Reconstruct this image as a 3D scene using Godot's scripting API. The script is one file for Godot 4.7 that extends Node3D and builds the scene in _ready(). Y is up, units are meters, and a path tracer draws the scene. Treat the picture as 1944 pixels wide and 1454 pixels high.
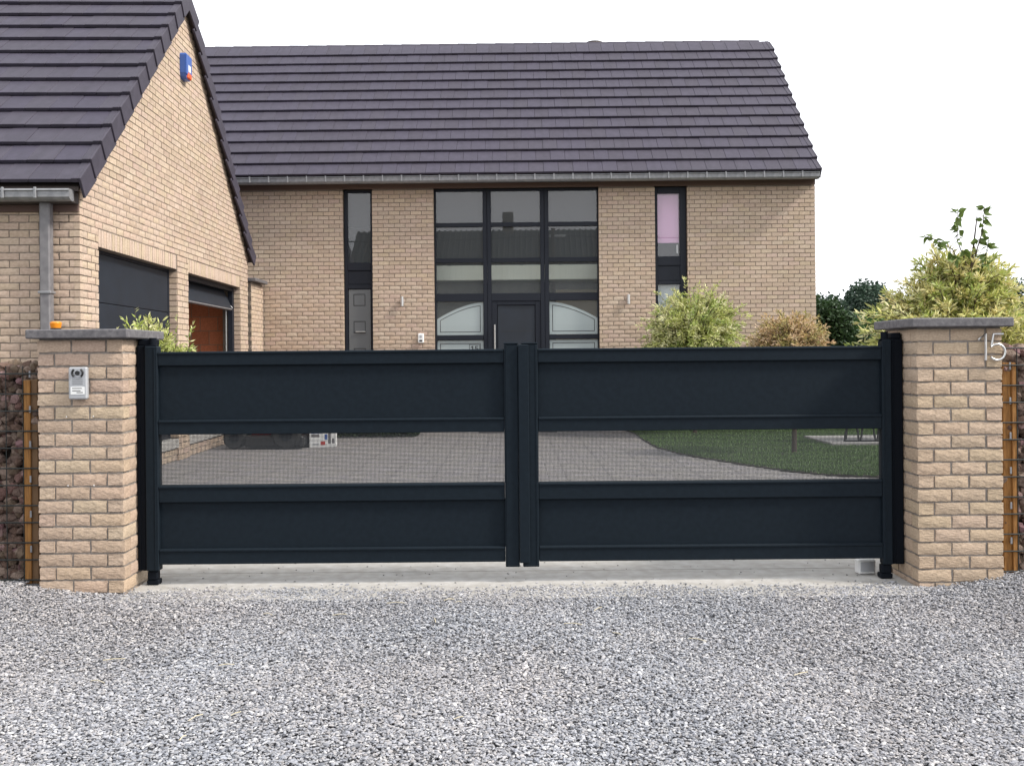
extends Node3D

const EYE := 1.335
var rng := RandomNumberGenerator.new()
var M := {}
var used := {}
var none: Callable

# ---------------------------------------------------------------- mesh builder
class MB:
	var v := PackedVector3Array()
	var n := PackedVector3Array()
	var c := PackedColorArray()
	var uv := PackedVector2Array()
	var col := Color.WHITE
	var x := Transform3D.IDENTITY
	func put(p: Vector3, q: Vector3, t := Vector2.ZERO) -> void:
		v.append(x * p)
		n.append((x.basis * q).normalized())
		c.append(col)
		uv.append(t)
	# corners counter-clockwise as seen from outside
	func tri(a: Vector3, b: Vector3, d: Vector3) -> void:
		var q := (b - a).cross(d - a).normalized()
		put(a, q); put(d, q); put(b, q)
	func quad(a: Vector3, b: Vector3, d: Vector3, e: Vector3) -> void:
		tri(a, b, d)
		tri(a, d, e)
	func stri(a: Vector3, b: Vector3, d: Vector3, na: Vector3, nb: Vector3, nd: Vector3) -> void:
		put(a, na); put(d, nd); put(b, nb)
	func squad(a: Vector3, b: Vector3, d: Vector3, e: Vector3, na: Vector3, nb: Vector3, nd: Vector3, ne: Vector3) -> void:
		stri(a, b, d, na, nb, nd)
		stri(a, d, e, na, nd, ne)
	# box between two corners, edges cut by ch
	func box(lo: Vector3, hi: Vector3, ch := 0.0) -> MB:
		var s := (hi - lo) * 0.5
		var m := (hi + lo) * 0.5
		if ch <= 0.0:
			for ax in 3:
				for sg in [-1.0, 1.0]:
					var q := Vector3.ZERO; q[ax] = sg
					var a := Vector3.ZERO; a[(ax + 1) % 3] = 1
					var b := Vector3.ZERO; b[(ax + 2) % 3] = sg
					var k: Vector3 = m + q * s
					quad(k - a * s - b * s, k + a * s - b * s, k + a * s + b * s, k - a * s + b * s)
			return self
		ch = minf(ch, minf(s.x, minf(s.y, s.z)) * 0.8)
		var t := s - Vector3.ONE * ch
		for ax in 3:
			var i := (ax + 1) % 3
			var j := (ax + 2) % 3
			for sg in [-1.0, 1.0]:
				var p := [Vector2(-1, -1), Vector2(1, -1), Vector2(1, 1), Vector2(-1, 1)]
				var r := []
				for e in p:
					var w := Vector3.ZERO
					w[ax] = sg * s[ax]; w[i] = e.x * t[i]; w[j] = e.y * sg * t[j]
					r.append(m + w)
				quad(r[0], r[1], r[2], r[3])
			for si in [-1.0, 1.0]:
				for sj in [-1.0, 1.0]:
					var r2 := []
					for e in [[-1.0, 0], [1.0, 0], [1.0, 1], [-1.0, 1]]:
						var w := Vector3.ZERO
						w[ax] = e[0] * t[ax]
						w[i] = si * (s[i] if e[1] == 0 else t[i])
						w[j] = sj * (t[j] if e[1] == 0 else s[j])
						r2.append(m + w)
					if si * sj > 0: quad(r2[0], r2[1], r2[2], r2[3])
					else: quad(r2[3], r2[2], r2[1], r2[0])
		for a in [-1.0, 1.0]:
			for b in [-1.0, 1.0]:
				for d in [-1.0, 1.0]:
					var p0 := m + Vector3(a * s.x, b * t.y, d * t.z)
					var p1 := m + Vector3(a * t.x, b * s.y, d * t.z)
					var p2 := m + Vector3(a * t.x, b * t.y, d * s.z)
					if a * b * d > 0: tri(p0, p1, p2)
					else: tri(p0, p2, p1)
		return self
	func tube(pts: Array, rad, sides := 8, caps := true) -> MB:
		var rings := []
		var nr := []
		var up := Vector3(0.137, 0.93, 0.31).normalized()
		for k in pts.size():
			var d: Vector3 = (pts[mini(k + 1, pts.size() - 1)] - pts[maxi(k - 1, 0)]).normalized()
			if absf(d.dot(up)) > 0.95: up = Vector3(0.9, 0.1, 0.4).normalized()
			var a := d.cross(up).normalized()
			var b := a.cross(d).normalized()
			up = b
			var r: float = rad[k] if rad is Array else rad
			var ring := []
			var qs := []
			for i in sides:
				var an := TAU * i / sides
				var q := a * cos(an) + b * sin(an)
				qs.append(q)
				ring.append(pts[k] + q * r)
			rings.append(ring)
			nr.append(qs)
		for k in rings.size() - 1:
			for i in sides:
				var j := (i + 1) % sides
				squad(rings[k][j], rings[k][i], rings[k + 1][i], rings[k + 1][j], nr[k][j], nr[k][i], nr[k + 1][i], nr[k + 1][j])
		if caps:
			var l: int = rings.size() - 1
			for i in range(1, sides - 1):
				tri(rings[0][0], rings[0][i], rings[0][i + 1])
				tri(rings[l][0], rings[l][i + 1], rings[l][i])
		return self
	# polygon in xy (either winding) between z0 and z1
	func prism(poly: PackedVector2Array, z0: float, z1: float) -> MB:
		if Geometry2D.is_polygon_clockwise(poly):
			poly = poly.duplicate()
			poly.reverse()
		var t := Geometry2D.triangulate_polygon(poly)
		for i in range(0, t.size(), 3):
			var a := poly[t[i]]; var b := poly[t[i + 1]]; var d := poly[t[i + 2]]
			if (b - a).cross(d - a) < 0:
				var e := b; b = d; d = e
			tri(Vector3(a.x, a.y, z1), Vector3(b.x, b.y, z1), Vector3(d.x, d.y, z1))
			tri(Vector3(a.x, a.y, z0), Vector3(d.x, d.y, z0), Vector3(b.x, b.y, z0))
		for i in poly.size():
			var a := poly[i]
			var b := poly[(i + 1) % poly.size()]
			quad(Vector3(a.x, a.y, z0), Vector3(b.x, b.y, z0), Vector3(b.x, b.y, z1), Vector3(a.x, a.y, z1))
		return self
	# profile of (radius, height), turned round y at o
	func lathe(prof: Array, o := Vector3.ZERO, sides := 20) -> MB:
		for k in prof.size() - 1:
			var p: Vector2 = prof[k]
			var q: Vector2 = prof[k + 1]
			var sl := Vector2(q.y - p.y, p.x - q.x).normalized()
			for i in sides:
				var a := TAU * i / sides
				var b := TAU * (i + 1) / sides
				var da := Vector3(cos(a), 0, -sin(a))
				var db := Vector3(cos(b), 0, -sin(b))
				var na := da * sl.x + Vector3.UP * sl.y
				var nb := db * sl.x + Vector3.UP * sl.y
				squad(o + da * p.x + Vector3.UP * p.y, o + db * p.x + Vector3.UP * p.y, o + db * q.x + Vector3.UP * q.y, o + da * q.x + Vector3.UP * q.y, na, nb, nb, na)
		return self
	func mesh() -> ArrayMesh:
		var a := []
		a.resize(Mesh.ARRAY_MAX)
		a[Mesh.ARRAY_VERTEX] = v
		a[Mesh.ARRAY_NORMAL] = n
		a[Mesh.ARRAY_COLOR] = c
		a[Mesh.ARRAY_TEX_UV] = uv
		var m := ArrayMesh.new()
		m.add_surface_from_arrays(Mesh.PRIMITIVE_TRIANGLES, a)
		return m

# ---------------------------------------------------------------- helpers
func V(a: float, b: float, c: float) -> Vector3: return Vector3(a, b, c)
func lin(a: float, b: float, c: float) -> Color: return Color(a, b, c).linear_to_srgb()
func R(a: float, b: float) -> float: return rng.randf_range(a, b)

func numbered(s: String) -> String:
	if not used.has(s):
		used[s] = 0
		return s
	used[s] += 1
	return "%s_%03d" % [s, used[s]]

func thing(called: String, label: String, category: String, at := Vector3.ZERO, turn := 0.0, group := "") -> Node3D:
	var o := Node3D.new()
	o.name = numbered(called)
	add_child(o)
	o.position = at
	o.rotation.y = turn
	o.set_meta("label", label)
	o.set_meta("category", category)
	if group: o.set_meta("group", group)
	return o

func part(called: String, m, mat: Material, parent: Node3D, at := Transform3D.IDENTITY) -> MeshInstance3D:
	var o := MeshInstance3D.new()
	o.name = called
	o.mesh = m.mesh() if m is MB else m
	o.material_override = mat
	o.transform = at
	parent.add_child(o, true)
	return o

func struct(called: String, m, mat: Material, label: String) -> MeshInstance3D:
	var o := part(numbered(called), m, mat, self)
	o.set_meta("kind", "structure")
	o.set_meta("label", label)
	return o

func many(called: String, mesh: Mesh, mat: Material, parent: Node3D, xs: Array, cs := []) -> MultiMeshInstance3D:
	var mm := MultiMesh.new()
	mm.transform_format = MultiMesh.TRANSFORM_3D
	mm.use_colors = cs.size() > 0
	mm.mesh = mesh
	mm.instance_count = xs.size()
	for i in xs.size():
		mm.set_instance_transform(i, xs[i])
		if cs.size(): mm.set_instance_color(i, cs[i])
	var o := MultiMeshInstance3D.new()
	o.name = called
	o.multimesh = mm
	o.material_override = mat
	o.set_meta("kind", "stuff")
	parent.add_child(o, true)
	return o

func noise_tex(freq: float, lo: Color, hi: Color, oct := 4, sd := 1, size := 512, typ := FastNoiseLite.TYPE_SIMPLEX_SMOOTH) -> NoiseTexture2D:
	var f := FastNoiseLite.new()
	f.seed = sd
	f.noise_type = typ
	f.frequency = freq
	f.fractal_octaves = oct
	var t := NoiseTexture2D.new()
	t.width = size
	t.height = size
	t.seamless = true
	t.noise = f
	var g := Gradient.new()
	g.set_color(0, lo)
	g.set_color(1, hi)
	t.color_ramp = g
	return t

func mat(color: Color, rough := 0.7, tex: Texture2D = null, scale := Vector3.ONE, bump: Texture2D = null, depth := 0.0, vc := false) -> StandardMaterial3D:
	var m := StandardMaterial3D.new()
	m.albedo_color = color
	m.roughness = rough
	m.vertex_color_use_as_albedo = vc
	if tex or bump:
		m.uv1_triplanar = true
		m.uv1_world_triplanar = true
		m.uv1_scale = scale
		m.albedo_texture = tex
	if bump:
		m.heightmap_enabled = true
		m.heightmap_texture = bump
		m.heightmap_scale = depth
	return m

func make_materials() -> void:
	var mottled := noise_tex(0.012, Color(0.86, 0.845, 0.83), Color(1, 1, 1), 5, 3)
	var grain := noise_tex(0.03, Color(0.1, 0.1, 0.1), Color(1, 1, 1), 5, 8)
	var soft := noise_tex(0.006, Color(0.82, 0.82, 0.83), Color(1, 1, 1), 5, 5)
	var crease := noise_tex(0.008, Color(0, 0, 0), Color(1, 1, 1), 4, 21, 512, FastNoiseLite.TYPE_PERLIN)
	M.brick = mat(Color.WHITE, 0.92, mottled, V(7, 12.0, 7), crease, 0.3, true)
	M.wall_brick = mat(Color.WHITE, 0.9, mottled, V(3, 5, 3), grain, 0.12, true)
	M.mortar = mat(lin(0.27, 0.24, 0.215), 0.95, mottled, V(4, 4, 4), grain, 0.3)
	M.wall_mortar = mat(lin(0.235, 0.195, 0.16), 0.95, mottled, V(4, 4, 4), grain, 0.3)
	M.gable_mortar = M.wall_mortar
	M.stone = mat(lin(0.165, 0.155, 0.16), 0.75, noise_tex(0.02, Color(0.72, 0.72, 0.74), Color(1, 1, 1), 6, 14), V(2.2, 2.2, 2.2), grain, 0.12)
	M.tile = mat(Color.WHITE, 0.7, soft, V(2, 2, 2), grain, 0.1, true)
	M.zinc = mat(lin(0.30, 0.30, 0.31), 0.5, soft, V(3, 3, 3))
	M.zinc.metallic = 0.35
	M.pipe = mat(lin(0.19, 0.18, 0.185), 0.6, soft, V(3, 3, 3))
	M.fascia = mat(lin(0.055, 0.042, 0.038), 0.8)
	M.gate = mat(lin(0.0108, 0.0166, 0.0232), 0.55, noise_tex(0.02, Color(0.9, 0.9, 0.9), Color(1, 1, 1), 5, 90), V(2, 2, 2), grain, 0.015)
	M.gate.metallic_specular = 0.22
	M.gate_dark = mat(lin(0.006, 0.008, 0.012), 0.65)
	M.frame = mat(lin(0.011, 0.0135, 0.021), 0.5)
	M.frame.metallic_specular = 0.35
	M.garage_room = mat(lin(0.4, 0.38, 0.35), 0.9)
	M.dark_wood = mat(lin(0.15, 0.085, 0.04), 0.8)
	M.gate_dark.metallic_specular = 0.2
	M.door_dark = mat(lin(0.010, 0.0155, 0.026), 0.55, soft, V(1, 1, 1))
	M.grey_panel = mat(lin(0.12, 0.125, 0.13), 0.5)
	M.groove = mat(lin(0.02, 0.02, 0.022), 0.7)
	M.steel = mat(lin(0.62, 0.61, 0.6), 0.32)
	M.steel.metallic = 0.85
	M.silver = mat(lin(0.42, 0.43, 0.45), 0.45)
	M.silver.metallic = 0.3
	M.white = mat(lin(0.75, 0.75, 0.74), 0.5)
	M.black = mat(lin(0.012, 0.012, 0.013), 0.4)
	M.rubber = mat(lin(0.018, 0.018, 0.018), 0.85)
	M.red = mat(lin(0.42, 0.03, 0.025), 0.4)
	M.glass = mat(Color(0.85, 0.88, 0.9, 0.04), 0.0)
	M.glass.transparency = BaseMaterial3D.TRANSPARENCY_ALPHA
	M.frost = mat(lin(0.36, 0.41, 0.41), 0.6)
	M.pink = mat(lin(0.62, 0.36, 0.55), 0.9)
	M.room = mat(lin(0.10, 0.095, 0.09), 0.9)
	M.amber = mat(lin(0.75, 0.27, 0.012), 0.3)
	M.amber.backlight_enabled = true
	M.amber.backlight = Color(0.6, 0.3, 0.05)
	M.blue = mat(lin(0.045, 0.11, 0.36), 0.4)
	M.orange = mat(lin(0.75, 0.12, 0.03), 0.35)
	M.clay = mat(Color.WHITE, 0.9, mottled, V(3, 5, 3), grain, 0.3, true)
	M.wood = mat(lin(0.36, 0.17, 0.04), 0.75, noise_tex(0.01, Color(0.7, 0.66, 0.6), Color(1, 1, 1), 5, 40), V(12, 1.2, 12), grain, 0.1)
	M.wire = mat(lin(0.015, 0.018, 0.017), 0.6)
	M.lava = mat(Color.WHITE, 0.95, mottled, V(9, 9, 9), grain, 0.6, true)
	M.gravel = mat(Color.WHITE, 0.85, null, Vector3.ONE, null, 0.0, true)
	M.bed = mat(lin(0.29, 0.285, 0.29), 0.95, noise_tex(0.09, Color(0.35, 0.35, 0.38), Color(1, 1, 1), 4, 60), V(1.5, 1.5, 1.5), grain, 1.0)
	M.concrete = mat(lin(0.42, 0.405, 0.39), 0.92, noise_tex(0.012, Color(0.86, 0.85, 0.83), Color(1, 1, 1), 6, 70), V(1.3, 1.3, 1.3))
	M.paver = mat(Color.WHITE, 0.9, soft, V(2, 2, 2), grain, 0.2, true)
	M.soil = mat(lin(0.06, 0.05, 0.04), 0.95, mottled, V(1, 1, 1))
	M.field = mat(lin(0.07, 0.085, 0.035), 0.95, mottled, V(0.2, 0.2, 0.2))
	M.asphalt = mat(lin(0.06, 0.06, 0.062), 0.9, soft, V(1, 1, 1), grain, 0.3)
	M.leaf = mat(Color.WHITE, 0.6, null, Vector3.ONE, null, 0.0, true)
	M.leaf.backlight_enabled = true
	M.leaf.backlight = Color(0.7, 0.7, 0.7)
	M.bark = mat(lin(0.09, 0.065, 0.045), 0.9, mottled, V(8, 3, 8), grain, 0.6)
	M.render = mat(lin(0.62, 0.62, 0.55), 0.85, soft, V(0.6, 0.6, 0.6))
	M.far_tile = mat(lin(0.035, 0.04, 0.036), 0.8, mottled, V(1, 1, 1))
	M.mesh_sheet = mat(lin(0.04, 0.043, 0.047), 0.6)
	M.straw = mat(lin(0.52, 0.46, 0.33), 0.9)

var brick_tones := [Color(0.53, 0.42, 0.318), Color(0.55, 0.436, 0.33), Color(0.51, 0.403, 0.303), Color(0.54, 0.42, 0.325), Color(0.56, 0.452, 0.345)]
func tone(k := 1.0) -> Color:
	var c: Color = brick_tones[rng.randi() % brick_tones.size()]
	var j := R(0.95, 1.05) * k
	return Color(c.r * j, c.g * j * R(0.965, 1.0), c.b * j * R(0.96, 1.04))

# hand-formed brick, length along x, front at z = 0, going back to -d; the front is a small uneven grid
func brick_mesh(l: float, h: float, d: float, col: Color) -> ArrayMesh:
	var b := MB.new()
	b.col = col
	var nx := 7
	var ny := 3
	var g := []
	for j in ny + 1:
		var row := []
		for i in nx + 1:
			var ex := i == 0 or i == nx
			var ey := j == 0 or j == ny
			var z := R(-0.0012, 0.0012) - (0.003 if R(0, 1) < 0.06 else 0.0)
			if ex or ey: z = maxf(z - 0.004, -0.0056)
			var px := l * i / nx
			var py := h * j / ny
			if not ex: px += R(-0.006, 0.006)
			else: px += R(-0.002, 0.0015)
			if not ey: py += R(-0.005, 0.005)
			else: py += R(-0.0026, 0.0022)
			row.append(V(px, py, z))
		g.append(row)
	var nn := []
	for j in ny + 1:
		var row := []
		for i in nx + 1:
			var du: Vector3 = g[j][mini(i + 1, nx)] - g[j][maxi(i - 1, 0)]
			var dv: Vector3 = g[mini(j + 1, ny)][i] - g[maxi(j - 1, 0)][i]
			row.append(du.cross(dv).normalized())
		nn.append(row)
	for j in ny:
		for i in nx:
			b.squad(g[j][i], g[j][i + 1], g[j + 1][i + 1], g[j + 1][i], nn[j][i], nn[j][i + 1], nn[j + 1][i + 1], nn[j + 1][i])
	for i in nx:
		b.quad(V(g[0][i].x, R(0.001, 0.003), -d), V(g[0][i + 1].x, 0.002, -d), g[0][i + 1], g[0][i])
		b.quad(g[ny][i], g[ny][i + 1], V(g[ny][i + 1].x, h - 0.002, -d), V(g[ny][i].x, h - 0.002, -d))
	for j in ny:
		b.quad(V(0.001, g[j][0].y, -d), g[j][0], g[j + 1][0], V(0.001, g[j + 1][0].y, -d))
		b.quad(g[j][nx], V(l - 0.001, g[j][nx].y, -d), V(l - 0.001, g[j + 1][nx].y, -d), g[j + 1][nx])
	b.quad(V(l, 0, -d), V(0, 0, -d), V(0, h, -d), V(l, h, -d))
	return b.mesh()

func unit_brick(col := Color.WHITE) -> ArrayMesh:      # 1 x 1 x 1 from the lower left front corner, slightly cut edges on the front
	var b := MB.new()
	b.col = col
	b.box(V(0, 0, -1), V(1, 1, 0))
	return b.mesh()

# A brick face in a plane. frame: x along the wall, y up, z outwards. openings: [s0, s1, h0, h1].
# Bricks for which `single` is true become parts, at most `limit`; the rest one part.
func brickwork(parent: Node3D, frame: Transform3D, length: float, height: float, openings: Array, profile: Callable, single: Callable, limit: int, shade := 1.0, start_h := 0.0) -> void:
	var variants := []
	for k in 12: variants.append(brick_mesh(0.19, 0.065, 0.06, tone(shade)))
	var xs := []
	var cs := []
	var weather := FastNoiseLite.new()
	weather.seed = 12
	weather.frequency = 0.02
	var nearest := []
	var k := 0
	while start_h + k * 0.077 + 0.06 < height:
		var y := start_h + k * 0.077
		var lim: Vector2 = profile.call(y + 0.045) if profile.is_valid() else Vector2(0, length)
		var free := [Vector2(maxf(0, lim.x), minf(length, lim.y))]
		for o in openings:
			if y + 0.05 > o[2] and y + 0.015 < o[3]:
				var nf := []
				for f in free:
					if o[1] <= f.x or o[0] >= f.y: nf.append(f)
					else:
						if o[0] - f.x > 0.03: nf.append(Vector2(f.x, o[0]))
						if f.y - o[1] > 0.03: nf.append(Vector2(o[1], f.y))
				free = nf
		for f in free:
			var s: float = floor(f.x / 0.202) * 0.202 - (0.101 if k % 2 else 0.0)
			while s < f.y:
				var a := maxf(s, f.x)
				var e := minf(s + 0.19, f.y)
				if e - a > 0.03:
					var at := frame * Transform3D(Basis.IDENTITY, V(a, y + R(-0.0015, 0.0015), R(-0.003, 0.002)))
					if e - a > 0.15 and single.is_valid() and single.call(a, y): nearest.append([a, y, at, (e - a) / 0.19])
					else:
						xs.append(at * Transform3D(Basis.from_scale(V(e - a, 0.065, 0.06)), Vector3.ZERO))
						cs.append(tone(shade * (1.0 + 0.10 * weather.get_noise_2d(a * 30.0, y * 45.0))))
				s += 0.202
		k += 1
	for i in nearest.size():
		var q = nearest[i]
		if i < limit: part("brick", variants[rng.randi() % 12], M.brick if shade > 2 else M.wall_brick, parent, q[2] * Transform3D(Basis.from_scale(V(q[3], 1, 1)), Vector3.ZERO))
		else:
			xs.append(q[2] * Transform3D(Basis.from_scale(V(0.19 * q[3], 0.065, 0.06)), Vector3.ZERO))
			cs.append(tone(shade))
	if xs.size(): many("brick_courses", unit_brick(), M.wall_brick, parent, xs, cs)

func _ready() -> void:
	rng.seed = 4711
	# camera
	var cam := Camera3D.new()
	cam.name = "camera"
	add_child(cam)
	cam.position = V(0, EYE, 0)
	cam.rotation.z = deg_to_rad(-0.5)
	cam.near = 0.1
	cam.far = 600
	cam.projection = Camera3D.PROJECTION_FRUSTUM
	cam.size = 2 * 0.1 * 727.0 / 1830.0
	cam.frustum_offset = Vector2(0, -0.1 * 47.0 / 1830.0)
	cam.current = true
	# bright white overcast sky
	var sky := ProceduralSkyMaterial.new()
	sky.sky_top_color = lin(0.86, 0.90, 0.95)
	sky.sky_horizon_color = lin(0.95, 0.95, 0.99)
	sky.sky_curve = 0.3
	sky.ground_horizon_color = lin(0.5, 0.5, 0.48)
	sky.ground_bottom_color = lin(0.2, 0.2, 0.19)
	sky.sun_angle_max = 0.0
	var env := Environment.new()
	env.background_mode = Environment.BG_SKY
	env.sky = Sky.new()
	env.sky.sky_material = sky
	env.tonemap_mode = Environment.TONE_MAPPER_LINEAR
	env.tonemap_exposure = 1.8
	env.sdfgi_enabled = true
	env.ssao_enabled = true
	env.ssil_enabled = true
	var we := WorldEnvironment.new()
	we.name = "world_environment"
	we.environment = env
	add_child(we)
	# veiled sun, high on the right and a little behind the camera
	var sun := DirectionalLight3D.new()
	sun.name = "sun"
	add_child(sun)
	sun.light_color = Color(1.0, 0.98, 0.945)
	sun.light_energy = 0.85
	sun.light_angular_distance = 10.0
	sun.shadow_enabled = true
	sun.look_at_from_position(Vector3.ZERO, -V(0.80, 0.80, 0.24), Vector3.UP)
	make_materials()
	build_ground()
	build_house()
	build_garage()
	build_pillars()
	build_gate()
	build_gabions()
	build_garden()
	build_trees()
	build_across()
	build_gravel()

# ---------------------------------------------------------------- ground
func ground_h(x: float, z: float) -> float:
	var side := smoothstep(2.35, 2.95, absf(x)) * smoothstep(-4.6, -5.6, z)
	return 0.055 * side + 0.012 * sin(x * 1.7 + z) * smoothstep(-5.5, -4.6, z) + 0.008 * sin(x * 4.1 - z * 3.0) * smoothstep(-5.6, -5.0, z)

func lawn_edge() -> PackedVector2Array:          # curved edge of the lawn, x and z
	return PackedVector2Array([Vector2(2.05, -17.6), Vector2(2.14, -16.8), Vector2(2.10, -15.4), Vector2(2.13, -14.2), Vector2(2.28, -13.3), Vector2(2.52, -12.6), Vector2(2.86, -11.8), Vector2(3.2, -11.1), Vector2(3.5, -10.75), Vector2(4.0, -10.5), Vector2(5.5, -10.4), Vector2(9.0, -10.3)])

func build_ground() -> void:
	var g := MB.new()
	g.quad(V(-260, -0.06, 260), V(260, -0.06, 260), V(260, -0.06, -260), V(-260, -0.06, -260))
	struct("ground", g, M.field, "flat grassy ground reaching out to the horizon")
	var f := MB.new()
	var nx := 90
	var nz := 60
	for i in nx:
		for j in nz:
			var p := []
			for e in [[0, 0], [1, 0], [1, 1], [0, 1]]:
				var x := lerpf(-9, 9, float(i + e[0]) / nx)
				var z := lerpf(3.0, -5.76, float(j + e[1]) / nz)
				p.append(V(x, ground_h(x, z) - 0.012, z))
			f.quad(p[0], p[1], p[2], p[3])
	struct("gravel_bed", f, M.bed, "grey stone grit under the loose gravel before the gate")
	var r := MB.new()
	r.box(V(-60, -0.2, 3.0), V(60, -0.02, 9.0))
	struct("road", r, M.asphalt, "asphalt road behind the viewpoint")
	var c := MB.new()
	c.box(V(-2.24, -0.2, -6.06), V(2.33, -0.002, -5.38), 0.006)
	c.box(V(-3.4, -0.2, -6.9), V(3.5, -0.002, -6.063), 0.006)
	struct("concrete_threshold", c, M.concrete, "pale stained concrete strip under the gate")
	# driveway pavers
	var slab := MB.new()
	slab.box(V(-5.4, -0.2, -17.75), V(9.0, -0.012, -6.92))
	struct("driveway", slab, mat(lin(0.19, 0.175, 0.165), 0.95), "sand bed of the block paved driveway behind the gate")
	var pm := MB.new().box(V(-0.5, -1, -0.5), V(0.5, 0, 0.5), 0.03).mesh()
	var xs := []
	var cs := []
	var edge := lawn_edge()
	var row := 0
	var z := -6.98
	while z > -17.7:
		var x := -5.2 + (0.1 if row % 2 else 0.0)
		while x < 9.0:
			var ok := true
			if z < -10.35:
				ok = x < lawn_x(z)
			if ok:
				xs.append(Transform3D(Basis.from_scale(V(0.193, 0.06, 0.093)), V(x, R(-0.007, -0.004), z)))
				var t := R(0.9, 1.08)
				cs.append(Color(0.27 * t, 0.25 * t, 0.243 * t * R(0.95, 1.05)))
			x += 0.2
		z -= 0.1
		row += 1
	var pv := many("paving", pm, M.paver, self, xs, cs)
	pv.set_meta("label", "grey brown block paving of the driveway behind the gate")
	# lawn
	var poly := edge.duplicate()
	poly.append(Vector2(16, -10.3)); poly.append(Vector2(16, -30)); poly.append(Vector2(5.75, -30)); poly.append(Vector2(5.75, -17.6))
	var lw := MB.new()
	lw.x = Transform3D(Basis(V(1, 0, 0), V(0, 0, 1), V(0, -1, 0)), Vector3.ZERO)
	lw.prism(poly, -0.01, 0.09)
	struct("lawn_bed", lw, M.soil, "dark soil edge under the lawn right of the driveway")
	var blade := MB.new()
	for k in 5:
		var a := k * 1.3
		var d := V(cos(a), 0, sin(a))
		var o := d * 0.012
		var w := V(-d.z, 0, d.x) * 0.004
		blade.tri(o - w, o + w, o + d * R(0.01, 0.03) + V(0, R(0.035, 0.06), 0))
	xs = []
	cs = []
	for i in 36000:
		var x := R(2.0, 9.0)
		var zz := R(-17.6, -10.3)
		if x < lawn_x(zz) + 0.01: continue
		xs.append(Transform3D(Basis(Vector3.UP, R(0, TAU)).scaled(V(1.3, R(0.6, 1.2), 1.3)), V(x, 0.008, zz)))
		var t := R(0.7, 1.25)
		cs.append(Color(0.085 * t, 0.155 * t, 0.035 * t))
	var gr := many("grass", blade.mesh(), M.leaf, self, xs, cs)
	gr.set_meta("label", "short mown lawn with a curved edge right of the driveway")
	# low planting by the house
	xs = []
	cs = []
	var lf := leaf_mesh(0.07, 0.03)
	for i in 5000:
		xs.append(Transform3D(Basis.from_euler(V(R(-1, 1), R(0, TAU), R(-1, 1))), V(R(-3.2, -1.65), R(0.0, 0.2) * R(0.4, 1), R(-17.5, -16.5))))
		var t := R(0.6, 1.3)
		cs.append(Color(0.03 * t, 0.055 * t, 0.018 * t))
	var gc := many("ground_cover_undergrowth", lf, M.leaf, self, xs, cs)
	gc.set_meta("label", "low dark green planting along the house wall left of the entrance")

func lawn_x(z: float) -> float:
	var e := lawn_edge()
	if z > -10.45: return 5.5
	for i in e.size() - 1:
		if z >= e[i].y and z <= e[i + 1].y:
			return lerpf(e[i].x, e[i + 1].x, (z - e[i].y) / (e[i + 1].y - e[i].y))
	return 2.05

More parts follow.
